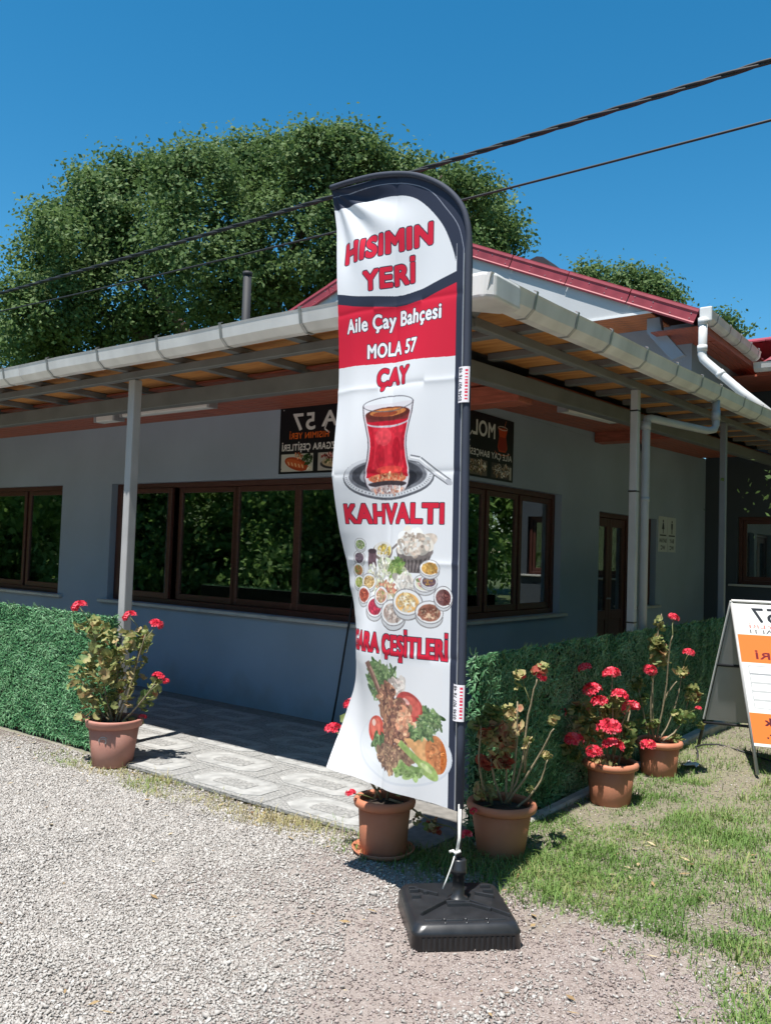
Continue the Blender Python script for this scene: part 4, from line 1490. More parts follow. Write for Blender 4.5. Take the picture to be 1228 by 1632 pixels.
uvl.data.foreach_set('uv', UV[Fq.ravel()].astype(np.float32).ravel())
banner = obj_from('banner', me, flag, ORG[flag.name])
# pole inside a dark cloth sleeve
pole_pts = [(0, .44 + (2.90 - .44) * k / 8) for k in range(9)] + ARC[1:]
PW_ = [Vector(flag_world(np.array(PLX(z) - s), np.array(-.004), np.array(z + .006))) for s, z in pole_pts]
part('sleeve', MB().tube(PW_, [.017] * 9 + [.013] * (len(PW_) - 9), 12), M_sleeve, flag, True)
pb = Vector((-1.905, 3.10, .16))
part('pole', MB().tube([pb, PW_[0] + (PW_[1] - PW_[0]) * .2], .011, 10), M_dark, flag, True)
part('seam', MB().tube([Vector(flag_world(np.array(PLX(z) - s - .012), np.array(-.024), np.array(z))) for s, z in pole_pts[:9]], .002, 5), M_galv, flag)
# phone stickers on the sleeve
for z0, z1 in ((2.222, 2.383), (.820, .978)):
    P = Paint(0, z1 - z0, 0, .060, 1500, (236, 232, 238))
    P.text('0546 907 76 48', .006, z1 - z0 - .006, .032, .018, (24, 26, 40), .06)
    rgx = np.random.default_rng(2)
    for k in range(10):
        P.rect(.012 + .014 * k, .012 + .014 * k + rgx.uniform(.006, .012), .008, .020, (222, 60, 86))
    xm = PLX((z0 + z1) / 2)
    n_b = 6
    vs, uvs = [], []
    for k in range(n_b + 1):
        th_ = -1.25 + 2.5 * k / n_b
        for j, z in enumerate((z0, z1)):
            xx = xm - .020 - .0 + .030 * math.sin(th_) * 1.0 + .012
            yy = -.008 - .0215 * math.cos(th_)
            vs.append(Vector(flag_world(np.array(xx), np.array(yy), np.array(z))) - ORG[flag.name])
            uvs.append((j, 1 - k / n_b))
    me = bpy.data.meshes.new('sticker')
    fs = [(2 * k, 2 * k + 2, 2 * k + 3, 2 * k + 1) for k in range(n_b)]
    me.from_pydata(vs, [], fs)
    ul = me.uv_layers.new(name='print')
    for pl in me.polygons:
        for li, vi in zip(pl.loop_indices, pl.vertices):
            ul.data[li].uv = uvs[vi]
    me.materials.append(P.material('sticker_print', .4))
    st = obj_from('sticker', me, flag, ORG[flag.name])
    md = st.modifiers.new('thickness', 'SOLIDIFY')
    md.thickness = .0008
# base: blow-moulded black water base
bc = Vector((-1.892, 3.072, 0))
e1 = Vector((.724, .690, 0))
e2 = Vector((-.690, .724, 0))
bs = lambda a, c, z: bc + e1 * a + e2 * c + Vector((0, 0, z))
q = MB()
rings = []
def rr_ring(hw, hd, rad, z):
    out = []
    for cx, cy, a0 in ((1, 1, 0), (-1, 1, 90), (-1, -1, 180), (1, -1, 270)):
        for k in range(5):
            a = R(a0 + 22.5 * k)
            out.append(bs(cx * (hw - rad) + rad * math.cos(a), cy * (hd - rad) + rad * math.sin(a), z))
    return out
for hw, hd, rad, z in ((.212, .220, .03, 0), (.220, .228, .035, .012), (.216, .224, .035, .062), (.220, .228, .035, .068), (.214, .222, .035, .078), (.205, .213, .045, .098), (.188, .196, .05, .106), (.02, .02, .01, .106)):
    rings.append(rr_ring(hw, hd, rad, z))
q.sweep(lambda i: rings[i], len(rings), 20)
base = part('base', q, M_black, flag, True)
def rib(a0, c0, a1, c1, w=.014, h=.016, z=.104):
    d = Vector((a1 - a0, c1 - c0)).normalized()
    nn = Vector((-d.y, d.x)) * w / 2
    lo = [bs(a0 - nn.x, c0 - nn.y, z), bs(a1 - nn.x, c1 - nn.y, z), bs(a1 + nn.x, c1 + nn.y, z), bs(a0 + nn.x, c0 + nn.y, z)]
    hi = [bs(a0 - nn.x * .5, c0 - nn.y * .5, z + h), bs(a1 - nn.x * .5, c1 - nn.y * .5, z + h), bs(a1 + nn.x * .5, c1 + nn.y * .5, z + h), bs(a0 + nn.x * .5, c0 + nn.y * .5, z + h)]
    part('rib', MB().hexa(lo, hi), M_black, base, bevel=.003, seg=2)
for c in (.13, .10, .04):
    rib(-.185, c, -.145, c)
rib(-.13, .08, -.11, .08)
for c in (.14, .09):
    rib(.13, c, .175, c)
rib(.02, -.02, .12, -.10); rib(.05, -.01, .185, -.155); rib(.09, .07, .165, .03); rib(-.16, .12, -.07, .06); rib(-.02, .02, -.17, -.13)
rib(-.05, -.02, .05, -.02, .02); rib(-.05, -.045, .05, -.045, .012)
for k in range(4):
    a0 = -.165 + .085 * k
    rib(a0, -.178, a0 + .070, -.178, .018, .012, .100)
for k in range(3):
    for c in (-.176, -.198):
        pz = bs(-.085 + .085 * k, c, .104 if c > -.19 else .098)
        part('stud', MB().lathe([(0, 0), (.008, 0), (.006, .007), (0, .010)], tuple(pz), 8), M_black, base, True)
for k in range(18):     # moulded ribs on the front wall
    a0 = -.18 + .021 * k
    part('wall_rib', MB().hexa([bs(a0, -.2285, .012), bs(a0 + .010, -.2285, .012), bs(a0 + .010, -.222, .012), bs(a0, -.222, .012)],
                               [bs(a0, -.2275, .058), bs(a0 + .010, -.2275, .058), bs(a0 + .010, -.218, .058), bs(a0, -.218, .058)]), M_black, base)
part('collar', MB().lathe([(.0, .0), (.045, .0), (.040, .012), (.026, .018), (.024, .105), (.034, .107), (.034, .130), (.031, .133), (.031, .162), (.026, .168), (0, .168)], (-1.905, 3.10, .104), 20), M_black, flag, True)
# string tie
st = [PW_[0] + Vector((.004, -.014, .02)), Vector((-1.900, 3.085, .36)), Vector((-1.905, 3.075, .305))]
part('string', MB().tube(st, .0035, 6), M_string, flag, True)
part('string', MB().tube([Vector((-1.905, 3.075, .305)), Vector((-1.915, 3.060, .25)), Vector((-1.93, 3.045, .19)), Vector((-1.940, 3.035, .155))], .0032, 6), M_string, flag, True)
part('knot', MB().tube([Vector((-1.932, 3.07, .300)), Vector((-1.915, 3.068, .308)), Vector((-1.902, 3.068, .301)), Vector((-1.885, 3.078, .312))], .0065, 6), M_string, flag, True)
part('string', MB().tube([PW_[0] + Vector((.012, -.012, .0)), Vector((-1.895, 3.087, .36)), Vector((-1.898, 3.078, .306))], .003, 6), M_string, flag, True)

# ------------------------------------------------------------------ potted geraniums
CR = Vector((.797, .604, 0)).normalized()      # sideways in the picture, level in the world
CF = Vector((-.604, .797, 0)).normalized()
def leaf_meshes():
    out = []
    for v in range(4):
        rg = np.random.default_rng(50 + v)
        nn = 11
        vs = [(0, 0, 0)]
        for k in range(nn):
            a = .35 + (2 * PI - .7) * k / (nn - 1) - PI / 2 - PI + PI
            r_ = .92 + .10 * (k % 2) + rg.uniform(-.05, .05)
            cup = .18 + .16 * math.sin(k * 2.4 + v) + rg.uniform(-.05, .05)
            vs.append((r_ * math.cos(a + PI), r_ * math.sin(a + PI), cup))
        for k in range(nn):
            a = .35 + (2 * PI - .7) * k / (nn - 1) - PI / 2
            vs.append((.55 * math.cos(a + PI), .55 * math.sin(a + PI), .07))
        fs = [(0, 1 + nn + k, 2 + nn + k) for k in range(nn - 1)]
        fs2 = [(1 + nn + k, 1 + k, 2 + k, 2 + nn + k) for k in range(nn - 1)]
        out.append((vs, fs + fs2))
    return out
LM = []
for i, (vs, fs) in enumerate(leaf_meshes()):
    row = []
    for c in range(7):
        me = bpy.data.meshes.new('leaf')
        me.from_pydata(vs, [], fs)
        me.polygons.foreach_set('use_smooth', [True] * len(fs))
        at = me.attributes.new('tint', 'FLOAT', 'FACE')
        base_t = c / 6
        at.data.foreach_set('value', [min(1, max(0, base_t + (.07 if k < len(fs) / 2 else -.04))) for k in range(len(fs))])
        me.materials.append(T_gleaf)
        row.append(me)
    LM.append(row)
FM = []
for v in range(4):
    rg = np.random.default_rng(80 + v)
    vs, fs, tn = [], [], []
    for k in range(30):
        d = rg.normal(size=3); d[2] = abs(d[2]) * .8 - .15; d /= np.linalg.norm(d)
        c = d * np.array([1, 1, .75])
        t1 = np.cross(d, [.3, .5, .8]); t1 /= np.linalg.norm(t1)
        t2 = np.cross(d, t1)
        rot = rg.random() * PI
        t0 = rg.beta(2, 2)
        for pt in range(5):
            a = rot + 2 * PI * pt / 5
            u = t1 * math.cos(a) + t2 * math.sin(a)
            w = -t1 * math.sin(a) + t2 * math.cos(a)
            o0 = len(vs)
            vs += [tuple(c * .82), tuple(c * .95 + u * .24 + w * .15), tuple(c * 1.02 + u * .40), tuple(c * .95 + u * .24 - w * .15)]
            fs.append((o0, o0 + 1, o0 + 2, o0 + 3)); tn.append(np.clip(t0 + rg.normal() * .12, 0, 1))
    me = bpy.data.meshes.new('flower_head')
    me.from_pydata(vs, [], fs)
    at = me.attributes.new('tint', 'FLOAT', 'FACE')
    at.data.foreach_set('value', tn)
    me.materials.append(T_petal)
    FM.append(me)


CAMP = Vector((0, 0, 1.55))


def geranium(name, label, cx, cy, r_rim, r_base, h, m_pot, stems, leaves, flowers, seed, rolled=True, saucer=False, dense=1.6):
    """stems: lists of (right, up[, depth]) in metres from the pot centre at ground level; leaves: (right, up, rr, ru, count, size, tint);
    flowers: (right, up, depth, radius)"""
    rnd = random.Random(seed)
    gz = float(ground_z(np.array(cx), np.array(cy)))
    t = thing(name, (cx, cy, gz), label, 'potted plant', 'potted geraniums in front of the terrace')
    o = Vector((cx, cy, gz))
    if rolled:
        rim = [(r_rim - .028, h - .012), (r_rim - .016, h - .002), (r_rim - .004, h - .006), (r_rim + .004, h - .022), (r_rim, h - .042), (r_rim - .014, h - .050), (r_rim - .020, h - .046)]
    else:
        rim = [(r_rim - .018, h), (r_rim, h), (r_rim, h - .012), (r_rim - .006, h - .052), (r_rim - .02, h - .055)]
    body = [(0, .004), (r_base - .01, .0), (r_base, .010), (r_base + (r_rim - .022 - r_base) * .97, h - .050), (r_rim - .030, h - .045), (r_base - .012, .03), (0, .03)]
    pot = part('pot', MB().lathe(body, (cx, cy, gz), 36), m_pot, t, True, origin=tuple(o))
    part('rim', MB().lathe(rim + [(r_rim - .034, h - .046), rim[0]], (cx, cy, gz), 36), m_pot, pot, True, origin=tuple(o))
    if saucer:
        part('saucer', MB().lathe([(0, .002), (r_base + .025, .0), (r_base + .045, .028), (r_base + .038, .028), (r_base + .02, .008), (0, .008)], (cx, cy, gz), 32), m_pot, t, True, origin=tuple(o))
    q = MB().lathe([(r_rim - .035, h - .045), (r_rim * .5, h - .035), (.02, h - .028), (0, h - .028)], (cx, cy, gz), 24)
    part('soil', q, M_soil, t, True, origin=tuple(o))
    W = lambda rgt, u, dep=0: o + CR * rgt + CF * dep + Vector((0, 0, u))
    allpts = []
    for st in stems:
        pts = []
        dep_end = rnd.uniform(-.12, .10)
        for i, e in enumerate(st):
            f = i / (len(st) - 1)
            d = e[2] if len(e) > 2 else dep_end * f
            pts.append(W(e[0], e[1], d))
        # smooth
        for _ in range(1):
            ne = [pts[0]]
            for a, c in zip(pts[:-1], pts[1:]):
                ne += [a.lerp(c, .35), a.lerp(c, .7)]
            ne.append(pts[-1])
            pts = [pp + Vector((rnd.uniform(-.004, .004), rnd.uniform(-.004, .004), 0)) for pp in ne]
        k = len(pts)
        part('stem', MB().tube(pts, [.0075 - .004 * i / (k - 1) for i in range(k)], 7), M_stem, t, True)
        allpts += pts
    todo = []
    for (rgt, u, rr_, ru, cnt, size, tn) in leaves:
        for _ in range(int(cnt * dense)):
            while True:
                a, c, d = (rnd.uniform(-1, 1) for _ in range(3))
                if a * a + c * c + d * d < 1: break
            pos = W(rgt + a * rr_, u + c * ru, d * max(rr_, .05) * .9)
            ci = min(6, max(0, int(round((tn + rnd.gauss(0, .17)) * 6))))
            me = LM[rnd.randrange(4)][ci]
            rot = Euler((rnd.gauss(0, .75), rnd.gauss(0, .75), rnd.uniform(0, 2 * PI)))
            todo.append(((pos - CAMP).length, pos, me, rot, size * rnd.uniform(.62, 1.22)))
    todo.sort(key=lambda e: e[0])
    for _, pos, me, rot, sz_ in todo[:280]:
        inst('leaf', me, tuple(pos), t, rot, sz_)
    if len(todo) > 280:
        vs, fs, tn_ = [], [], []
        for _, pos, me, rot, sz_ in todo[280:]:
            M = rot.to_matrix()
            o0 = len(vs)
            vs += [tuple(pos - o + M @ (v.co * sz_)) for v in me.vertices]
            for pl, q_ in zip(me.polygons, me.attributes['tint'].data):
                f_ = [o0 + i for i in pl.vertices]
                fs.append((f_[0], f_[1], f_[2], f_[-1]) if len(f_) == 4 else (f_[0], f_[1], f_[2], f_[2]))
                tn_.append(q_.value)
        me = bpy.data.meshes.new('leaf_mass')
        me.from_pydata(vs, [], [f if f[2] != f[3] else f[:3] for f in fs])
        at = me.attributes.new('tint', 'FLOAT', 'FACE')
        at.data.foreach_set('value', tn_)
        me.materials.append(T_gleaf)
        tag(obj_from('leaf_mass', me, t, tuple(o)), kind='stuff')
    for (rgt, u, dep, rad) in flowers:
        pos = W(rgt, u, dep)
        inst('flower_head', FM[rnd.randrange(4)], tuple(pos), t, (rnd.uniform(-.4, .4), rnd.uniform(-.4, .4), rnd.uniform(0, 6)), rad * 1.15)
        near_ = min(allpts, key=lambda pp: (pp - (pos - Vector((0, 0, .10)))).length) if allpts else o
        if (near_ - pos).length < .5:
            mid = near_.lerp(pos, .5) + Vector((rnd.uniform(-.01, .01), rnd.uniform(-.01, .01), .01))
            part('flower_stalk', MB().tube([near_, mid, pos], [.004, .003, .0025], 6), M_stemg, t, True)
    return t


def sc(u0, v0, mpp, up0=0.0):
    """photo offsets to metres for one pot's own distance"""
    return lambda u, v: ((u - u0) * mpp, (v0 - v) * mpp + up0)


# left pot
k = sc(174, 1214, .00455)
S1 = lambda *pp: [k(*a) for a in pp]
geranium('potted_geranium', 'bushy olive leaved geranium in a dusty pink terracotta pot beside the left hedge', -5.14, 3.69, .196, .138, .325, M_terra2,
         [S1((172, 1150), (160, 1105), (150, 1050), (140, 1010)), S1((175, 1150), (188, 1105), (200, 1060), (205, 1020)), S1((168, 1150), (140, 1120), (125, 1090), (112, 1075)), S1((176, 1150), (176, 1100), (170, 1060), (165, 1025)),
          S1((180, 1150), (195, 1110), (210, 1050), (222, 1010)), S1((185, 1150), (205, 1130), (225, 1105), (240, 1085)), S1((170, 1150), (155, 1120), (140, 1070), (128, 1050))],
         [k(132, 1006) + (.12, .08, 26, .035, .45), k(165, 1030) + (.16, .12, 34, .038, .36), k(208, 1022) + (.11, .10, 30, .036, .34), k(148, 1062) + (.17, .14, 36, .038, .42), k(190, 1068) + (.15, .15, 34, .036, .40),
          k(124, 1085) + (.12, .13, 24, .034, .46), k(150, 1112) + (.14, .11, 26, .036, .50), k(186, 1108) + (.10, .12, 14, .034, .42), k(150, 1140) + (.16, .03, 16, .032, .66), k(222, 1112) + (.06, .09, 14, .030, .22), k(238, 1087) + (.05, .05, 10, .028, .25),
          k(231, 1105) + (.03, .03, 2, .034, .82), k(205, 1150) + (.08, .03, 4, .03, .3)],
         [k(115, 972) + (-.05, .046), k(189, 986) + (.02, .044), k(232, 997) + (.0, .044), k(240, 1077) + (-.02, .038), k(252, 1083) + (-.02, .022), k(213, 1144) + (.06, .028)], 3, False, False, 1.55)
# a faint moulded emblem on the left pot
q = MB()
fdir = (Vector((0, 0, 0)) - Vector((-5.14, 3.69, 0))).normalized()
fdir = Vector((fdir.x, fdir.y, 0)).normalized()
em = []
for rad_, a0, a1 in ((.032, .6, 3.6), (.020, -1.0, 2.4)):
    pts = []
    for j in range(8):
        a = a0 + (a1 - a0) * j / 7
        ang = -.42 + rad_ * math.cos(a) / .16
        z = .195 + rad_ * math.sin(a)
        rad_pot = .135 + (.170 - .135) * z / .265 + .0015
        d = Matrix.Rotation(ang, 3, 'Z') @ fdir
        pts.append(Vector((-5.14, 3.69, float(ground_z(np.array(-5.10), np.array(3.66))) + z)) + d * rad_pot)
    q.tube(pts, .0035, 5)
POT_L = [o for o in COL.objects if o.name == 'potted_geranium'][0]
part('emblem', q, M_board, POT_L, True)

# pot half hidden by the flag
k = sc(617, 1360, .00315)
S1 = lambda *pp: [k(*a) for a in pp]
geranium('potted_geranium', 'geranium in a terracotta pot on a saucer, half hidden behind the flag', -2.66, 3.58, .158, .120, .285, M_terra,
         [S1((610, 1275), (585, 1235), (568, 1180), (558, 1135)), S1((612, 1275), (590, 1240), (560, 1200), (545, 1165)), S1((620, 1275), (630, 1200), (640, 1150)), S1((625, 1275), (655, 1284), (680, 1300), (700, 1312)), S1((600, 1275), (640, 1180), (655, 1100))],
         [k(552, 1150) + (.03, .04, 6, .026, .35), k(600, 1200) + (.10, .12, 22, .030, .4), k(640, 1150) + (.10, .12, 24, .030, .4), k(698, 1316) + (.04, .035, 14, .022, .62), k(672, 1305) + (.02, .02, 4, .02, .5), k(655, 1250) + (.10, .05, 12, .03, .45)],
         [k(557, 1121) + (-.02, .036), k(529, 1160) + (-.06, .038), k(561, 1262) + (-.06, .024), k(745, 1309) + (-.20, .030), k(699, 1322) + (.0, .018), k(660, 1085) + (.05, .035)], 5, True, True)
tag(part('thin_pole', MB().tube([(-4.855, 5.72, .013), (-4.825, 5.745, .27), (-4.755, 5.775, .84), (-4.72, 5.79, 1.13)], .009, 6), M_cable, smooth=True), 'thin dark pole leaning on the wall under the long window, just left of the flag', 'pole')

# pot right of the flag
k = sc(795, 1352, .00330)
S1 = lambda *pp: [k(*a) for a in pp]
geranium('potted_geranium', 'leggy geranium with reddish leaves in the wide terracotta pot right of the flag', -2.20, 3.99, .180, .124, .272, M_terra,
         [S1((800, 1275), (826, 1225), (830, 1150), (838, 1100), (843, 1075)), S1((803, 1275), (838, 1220), (860, 1170), (868, 1148)), S1((815, 1285), (845, 1255), (858, 1225), (863, 1200)), S1((796, 1275), (776, 1225), (774, 1185), (776, 1150)),
          S1((802, 1275), (802, 1215), (800, 1160)), S1((780, 1278), (757, 1240), (755, 1185), (757, 1150)), S1((808, 1275), (815, 1200), (812, 1110)), S1((828, 1225), (830, 1190), (832, 1170))],
         [k(848, 1064) + (.035, .02, 9, .024, .85), k(856, 1056) + (.02, .02, 3, .022, .3), k(872, 1140) + (.03, .02, 6, .022, .62), k(833, 1178) + (.025, .03, 7, .022, .5), k(863, 1198) + (.025, .02, 7, .022, .6), k(842, 1254) + (.02, .012, 4, .02, .3),
          k(757, 1152) + (.05, .03, 12, .032, .12), k(780, 1132) + (.05, .03, 12, .032, .15), k(776, 1165) + (.07, .05, 18, .032, .7), k(800, 1160) + (.08, .06, 22, .032, .75), k(770, 1212) + (.05, .02, 7, .034, .98), k(790, 1210) + (.05, .03, 8, .034, .95), k(806, 1130) + (.05, .05, 10, .03, .5),
          k(765, 1258) + (.07, .03, 16, .030, .55), k(815, 1080) + (.025, .05, 5, .028, .5), k(790, 1190) + (.10, .06, 18, .03, .7)],
         [k(850, 1072) + (-.02, .030), k(822, 1075) + (.0, .018), k(746, 1277) + (-.13, .018)], 7, True, False, 2.0)

# two pots farther right
k = sc(975, 1272, .00412)
S1 = lambda *pp: [k(*a) for a in pp]
geranium('potted_geranium', 'geranium with the most large red flower heads, in the middle pot by the dark hedge', -2.13, 5.28, .172, .125, .275, M_terra,
         [S1((972, 1215), (962, 1160), (950, 1110), (940, 1090)), S1((975, 1215), (985, 1160), (995, 1115)), S1((970, 1215), (935, 1180), (915, 1160)), S1((978, 1215), (975, 1150), (968, 1080)), S1((965, 1215), (945, 1190), (930, 1185)), S1((985, 1215), (1005, 1150), (1010, 1130))],
         [k(945, 1150) + (.11, .13, 34, .036, .45), k(975, 1120) + (.09, .09, 22, .036, .40), k(993, 1165) + (.09, .11, 22, .034, .26), k(960, 1212) + (.13, .03, 22, .030, .68), k(908, 1188) + (.05, .03, 9, .036, .12), k(920, 1203) + (.04, .02, 6, .036, .08), k(918, 1130) + (.05, .04, 8, .032, .3), k(1000, 1190) + (.05, .05, 9, .03, .3)],
         [k(968, 1070) + (-.08, .048), k(937, 1068) + (.10, .038), k(939, 1096) + (-.08, .052), k(949, 1113) + (-.10, .046), k(980, 1102) + (-.10, .046), k(1000, 1122) + (-.06, .050), k(962, 1150) + (-.14, .066), k(969, 1177) + (-.14, .058), k(912, 1172) + (-.10, .052), k(940, 1186) + (-.14, .044), k(893, 1134) + (.02, .044)], 9, True, False, 2.0)
k = sc(1053, 1230, .00462)
S1 = lambda *pp: [k(*a) for a in pp]
geranium('potted_geranium', 'tallest thin stemmed geranium in the farthest pot, left of the trestle sign', -2.14, 6.20, .165, .122, .255, M_terra,
         [S1((1045, 1178), (1040, 1110), (1042, 1060), (1048, 1000), (1052, 978)), S1((1048, 1178), (1060, 1110), (1060, 1040), (1062, 1010)), S1((1052, 1178), (1072, 1150), (1086, 1105), (1092, 1075)), S1((1040, 1178), (1025, 1130), (1018, 1095)),
          S1((1060, 1178), (1085, 1160), (1098, 1130), (1104, 1105)), S1((1058, 1120), (1068, 1095), (1078, 1083)), S1((1045, 1178), (1035, 1140), (1036, 1085))],
         [k(1047, 1035) + (.06, .11, 40, .028, .42), k(1050, 995) + (.035, .06, 12, .024, .25), k(1058, 1045) + (.04, .10, 18, .026, .5), k(1016, 1090) + (.05, .045, 14, .030, .3), k(1025, 1115) + (.03, .05, 8, .028, .25), k(1086, 1068) + (.06, .03, 10, .026, .35), k(1106, 1103) + (.05, .06, 22, .030, .42), k(1093, 1140) + (.09, .05, 22, .026, .12),
          k(1035, 1150) + (.08, .06, 20, .028, .18), k(1008, 1160) + (.05, .04, 12, .032, .14), k(1080, 1175) + (.06, .03, 10, .024, .3), k(1118, 1152) + (.03, .02, 5, .024, .08), k(1092, 1072) + (.02, .02, 2, .034, .85)],
         [k(1071, 984) + (-.02, .036), k(1033, 1066) + (-.06, .042), k(1096, 1038) + (-.02, .036), k(1026, 1179) + (-.14, .048), k(1111, 1124) + (-.04, .020)], 11, True, False, 2.0)

# ------------------------------------------------------------------ trestle sign
ts = thing('trestle_sign', (-1.80, 6.9, 0), 'white and orange folding trestle sign with mirrored black 57 at the right edge', 'sign')
TOPL = Vector((-1.845, 6.93, 1.245))
dirw = Vector((.70, .20, 0))
FL, BL_ = Vector((-1.56, 6.60, .02)), Vector((-2.17, 7.22, .02))
fdn = FL - TOPL
P = Paint(0, .70, 0, 1.0, 420, (236, 236, 234))
OR = (240, 122, 50)
P.rect(0, .70, .575, .775, OR)
P.rect(0, .70, .02, .225, OR)
P.text('57', .13, .30, .865, .105, (40, 42, 48), .02, True)
P.text('MOLA', .33, .64, .865, .105, (40, 42, 48), .02, True)
P.text('HISIMIN YERİ', .10, .60, .822, .026, (236, 120, 110), .0, True)
P.text('KAHVALTI', .10, .46, .783, .030, (50, 52, 58), .0, True)
P.text('LERİ', .11, .34, .600, .050, (120, 32, 34), .06, True)
for j in range(5):
    b0 = .500 - .060 * j
    P.rect(.05, .24, b0 - .006, b0 + .052, (150, 152, 156)); P.rect(.055, .235, b0 - .001, b0 + .047, (242, 242, 240))
    P.rect(.27, .66, b0 - .006, b0 + .052, (150, 152, 156)); P.rect(.275, .655, b0 - .001, b0 + .047, (242, 242, 240))
P.text('uk', .10, .20, .140, .055, (90, 30, 34), .06, True)
P.text('ır.', .10, .18, .055, .045, (60, 34, 38), .06, True)
pm = P.material('trestle_print', .4)
fa, fb_ = TOPL + fdn * .01, TOPL + fdn * .84
printed_panel('front_panel', [fb_, fb_ + dirw, fa + dirw, fa], .006, pm, M_board, ts)
bdn = BL_ - TOPL
ba, bb_ = TOPL + bdn * .02, TOPL + bdn * .80
q = MB().hexa([bb_, bb_ + dirw, bb_ + dirw + Vector((0, .006, 0)), bb_ + Vector((0, .006, 0))], [ba, ba + dirw, ba + dirw + Vector((0, .006, 0)), ba + Vector((0, .006, 0))])
part('back_panel', q, M_board, ts)
for s, (leg, mt) in ((0, (FL, M_post)), (0, (BL_, M_black)), (1, (FL, M_post)), (1, (BL_, M_black))):
    o_ = dirw * s
    part('leg', MB().tube([TOPL + o_ + Vector((0, .012, .0)), leg + o_ + Vector((0, .012, 0))], .013, 8), mt, ts, True)
part('crossbar', MB().tube([TOPL + bdn * .42, TOPL + bdn * .42 + dirw], .012, 8), M_black, ts, True)
part('crossbar', MB().tube([TOPL + bdn * .82, TOPL + bdn * .82 + dirw], .012, 8), M_black, ts, True)
part('edge_trim', MB().tube([TOPL + bdn * .0 + Vector((-.004, 0, .004)), TOPL + bdn * .80 + Vector((-.004, 0, .004))], .008, 6), M_white, ts)
part('top_hinge', MB().tube([TOPL + Vector((0, .006, .006)), TOPL + dirw + Vector((0, .006, .006))], .012, 8), M_white, ts, True)

# small litter by the sign
pc = part('ground_cable', MB().tube([(-2.02, 6.72, .03), (-2.05, 6.82, .07), (-2.09, 6.90, .09), (-2.05, 6.98, .10), (-1.95, 7.02, .11), (-1.80, 6.98, .10), (-1.55, 7.0, .05), (-1.2, 7.15, .02), (-.6, 7.3, .0)], .007, 6), M_cable, smooth=True)
tag(pc, 'thin dark cable lying over the earth heap under the trestle sign', 'cable')
q = MB()
rg = random.Random(4)
vs = [(-2.06 + .035 * a + rg.uniform(-.012, .012), 6.50 + .035 * c + rg.uniform(-.012, .012), .012 + rg.uniform(0, .035)) for c in range(4) for a in range(4)]
q.add(vs, [(r_ * 4 + c, r_ * 4 + c + 1, (r_ + 1) * 4 + c + 1, (r_ + 1) * 4 + c) for r_ in range(3) for c in range(3)])
pc = part('plastic_scrap', q, M_lamp, smooth=True)
md = pc.modifiers.new('thickness', 'SOLIDIFY'); md.thickness = .003
tag(pc, 'crumpled white plastic scrap on the ground beside the farthest pot', 'litter')

# ------------------------------------------------------------------ overhead cables
for za, zb_, y0, rad, lab in ((7.29, 7.29, 10.12, .036, 'thick black overhead cable, the upper of the two'), (6.87, 6.60, 10.15, .017, 'thin black overhead cable, the lower of the two')):
    pts = []
    for j in range(41):
        x = -42 + 58 * j / 40
        f = (x + 19.3) / 17
        pts.append((x, y0, za + (zb_ - za) * f + .0009 * (x + 11) ** 2 - .03))
    q = MB().tube(pts, rad, 8)
    if rad > .03:
        q = MB()
        for ph in (0, 2.1, 4.2):
            pp = []
            for j in range(400):
                x = -42 + 58 * j / 399
                f = (x + 19.3) / 17
                zz = za + (zb_ - za) * f + .0009 * (x + 11) ** 2 - .03
                pp.append((x, y0 + .019 * math.cos(x * 5 + ph), zz + .019 * math.sin(x * 5 + ph)))
            q.tube(pp, .021, 6)
    tag(part('overhead_cable', q, M_cable, smooth=True), lab, 'cable', 'overhead cables')

# ------------------------------------------------------------------ trees
def crown_mesh(name, lobes, n_leaf, size, seed, sub=26, m_=None):
    """lobes: (x, y, z, r). Leaves gather in small sprays near each lobe's surface"""
    rg = np.random.default_rng(seed)
    Lb = np.array(lobes)
    area = Lb[:, 3] ** 2
    pr = area / area.sum()
    cl = int(n_leaf / sub)
    li = rg.choice(len(Lb), cl, p=pr)
    d = rg.normal(size=(cl, 3))
    d /= np.linalg.norm(d, axis=1)[:, None]
    rad = Lb[li, 3] * (1 - .42 * rg.random(cl) ** 1.6) * (1 + .11 * rg.normal(size=cl).clip(-1.3, 1.4))
    c = Lb[li, :3] + d * rad[:, None] * np.array([1, 1, .92])
    c = np.repeat(c, sub, 0)
    dd = np.repeat(d, sub, 0)
    nL = len(c)
    off = rg.normal(size=(nL, 3)) * np.repeat(.20 + .14 * rg.random(cl), sub)[:, None] * (size / .17) ** .35
    pos = c + off * np.array([1, 1, .75])
    nrm = dd * 1.0 + np.array([0, -.1, .5]) + rg.normal(size=(nL, 3)) * .75
    nrm /= np.linalg.norm(nrm, axis=1)[:, None]
    t = np.cross(nrm, rg.normal(size=(nL, 3)))
    t /= np.linalg.norm(t, axis=1)[:, None]
    bt = np.cross(nrm, t)
    s = size * (.55 + .8 * rg.random(nL))[:, None]
    V = np.stack([pos - t * s * .5, pos + bt * s * .30 + nrm * s * .06, pos + t * s * .5, pos - bt * s * .30 + nrm * s * .06], 1).reshape(-1, 3)
    F_ = np.arange(nL * 4).reshape(-1, 4)
    lt = rg.random(len(Lb)) * .5 - .25
    tn = np.clip(np.repeat(lt[li] + rg.beta(2.2, 2.2, cl), sub) * .6 + rg.random(nL) * .4, 0, 1)
    return fast_mesh(name, V, F_, tn, [m_ or T_leaf])


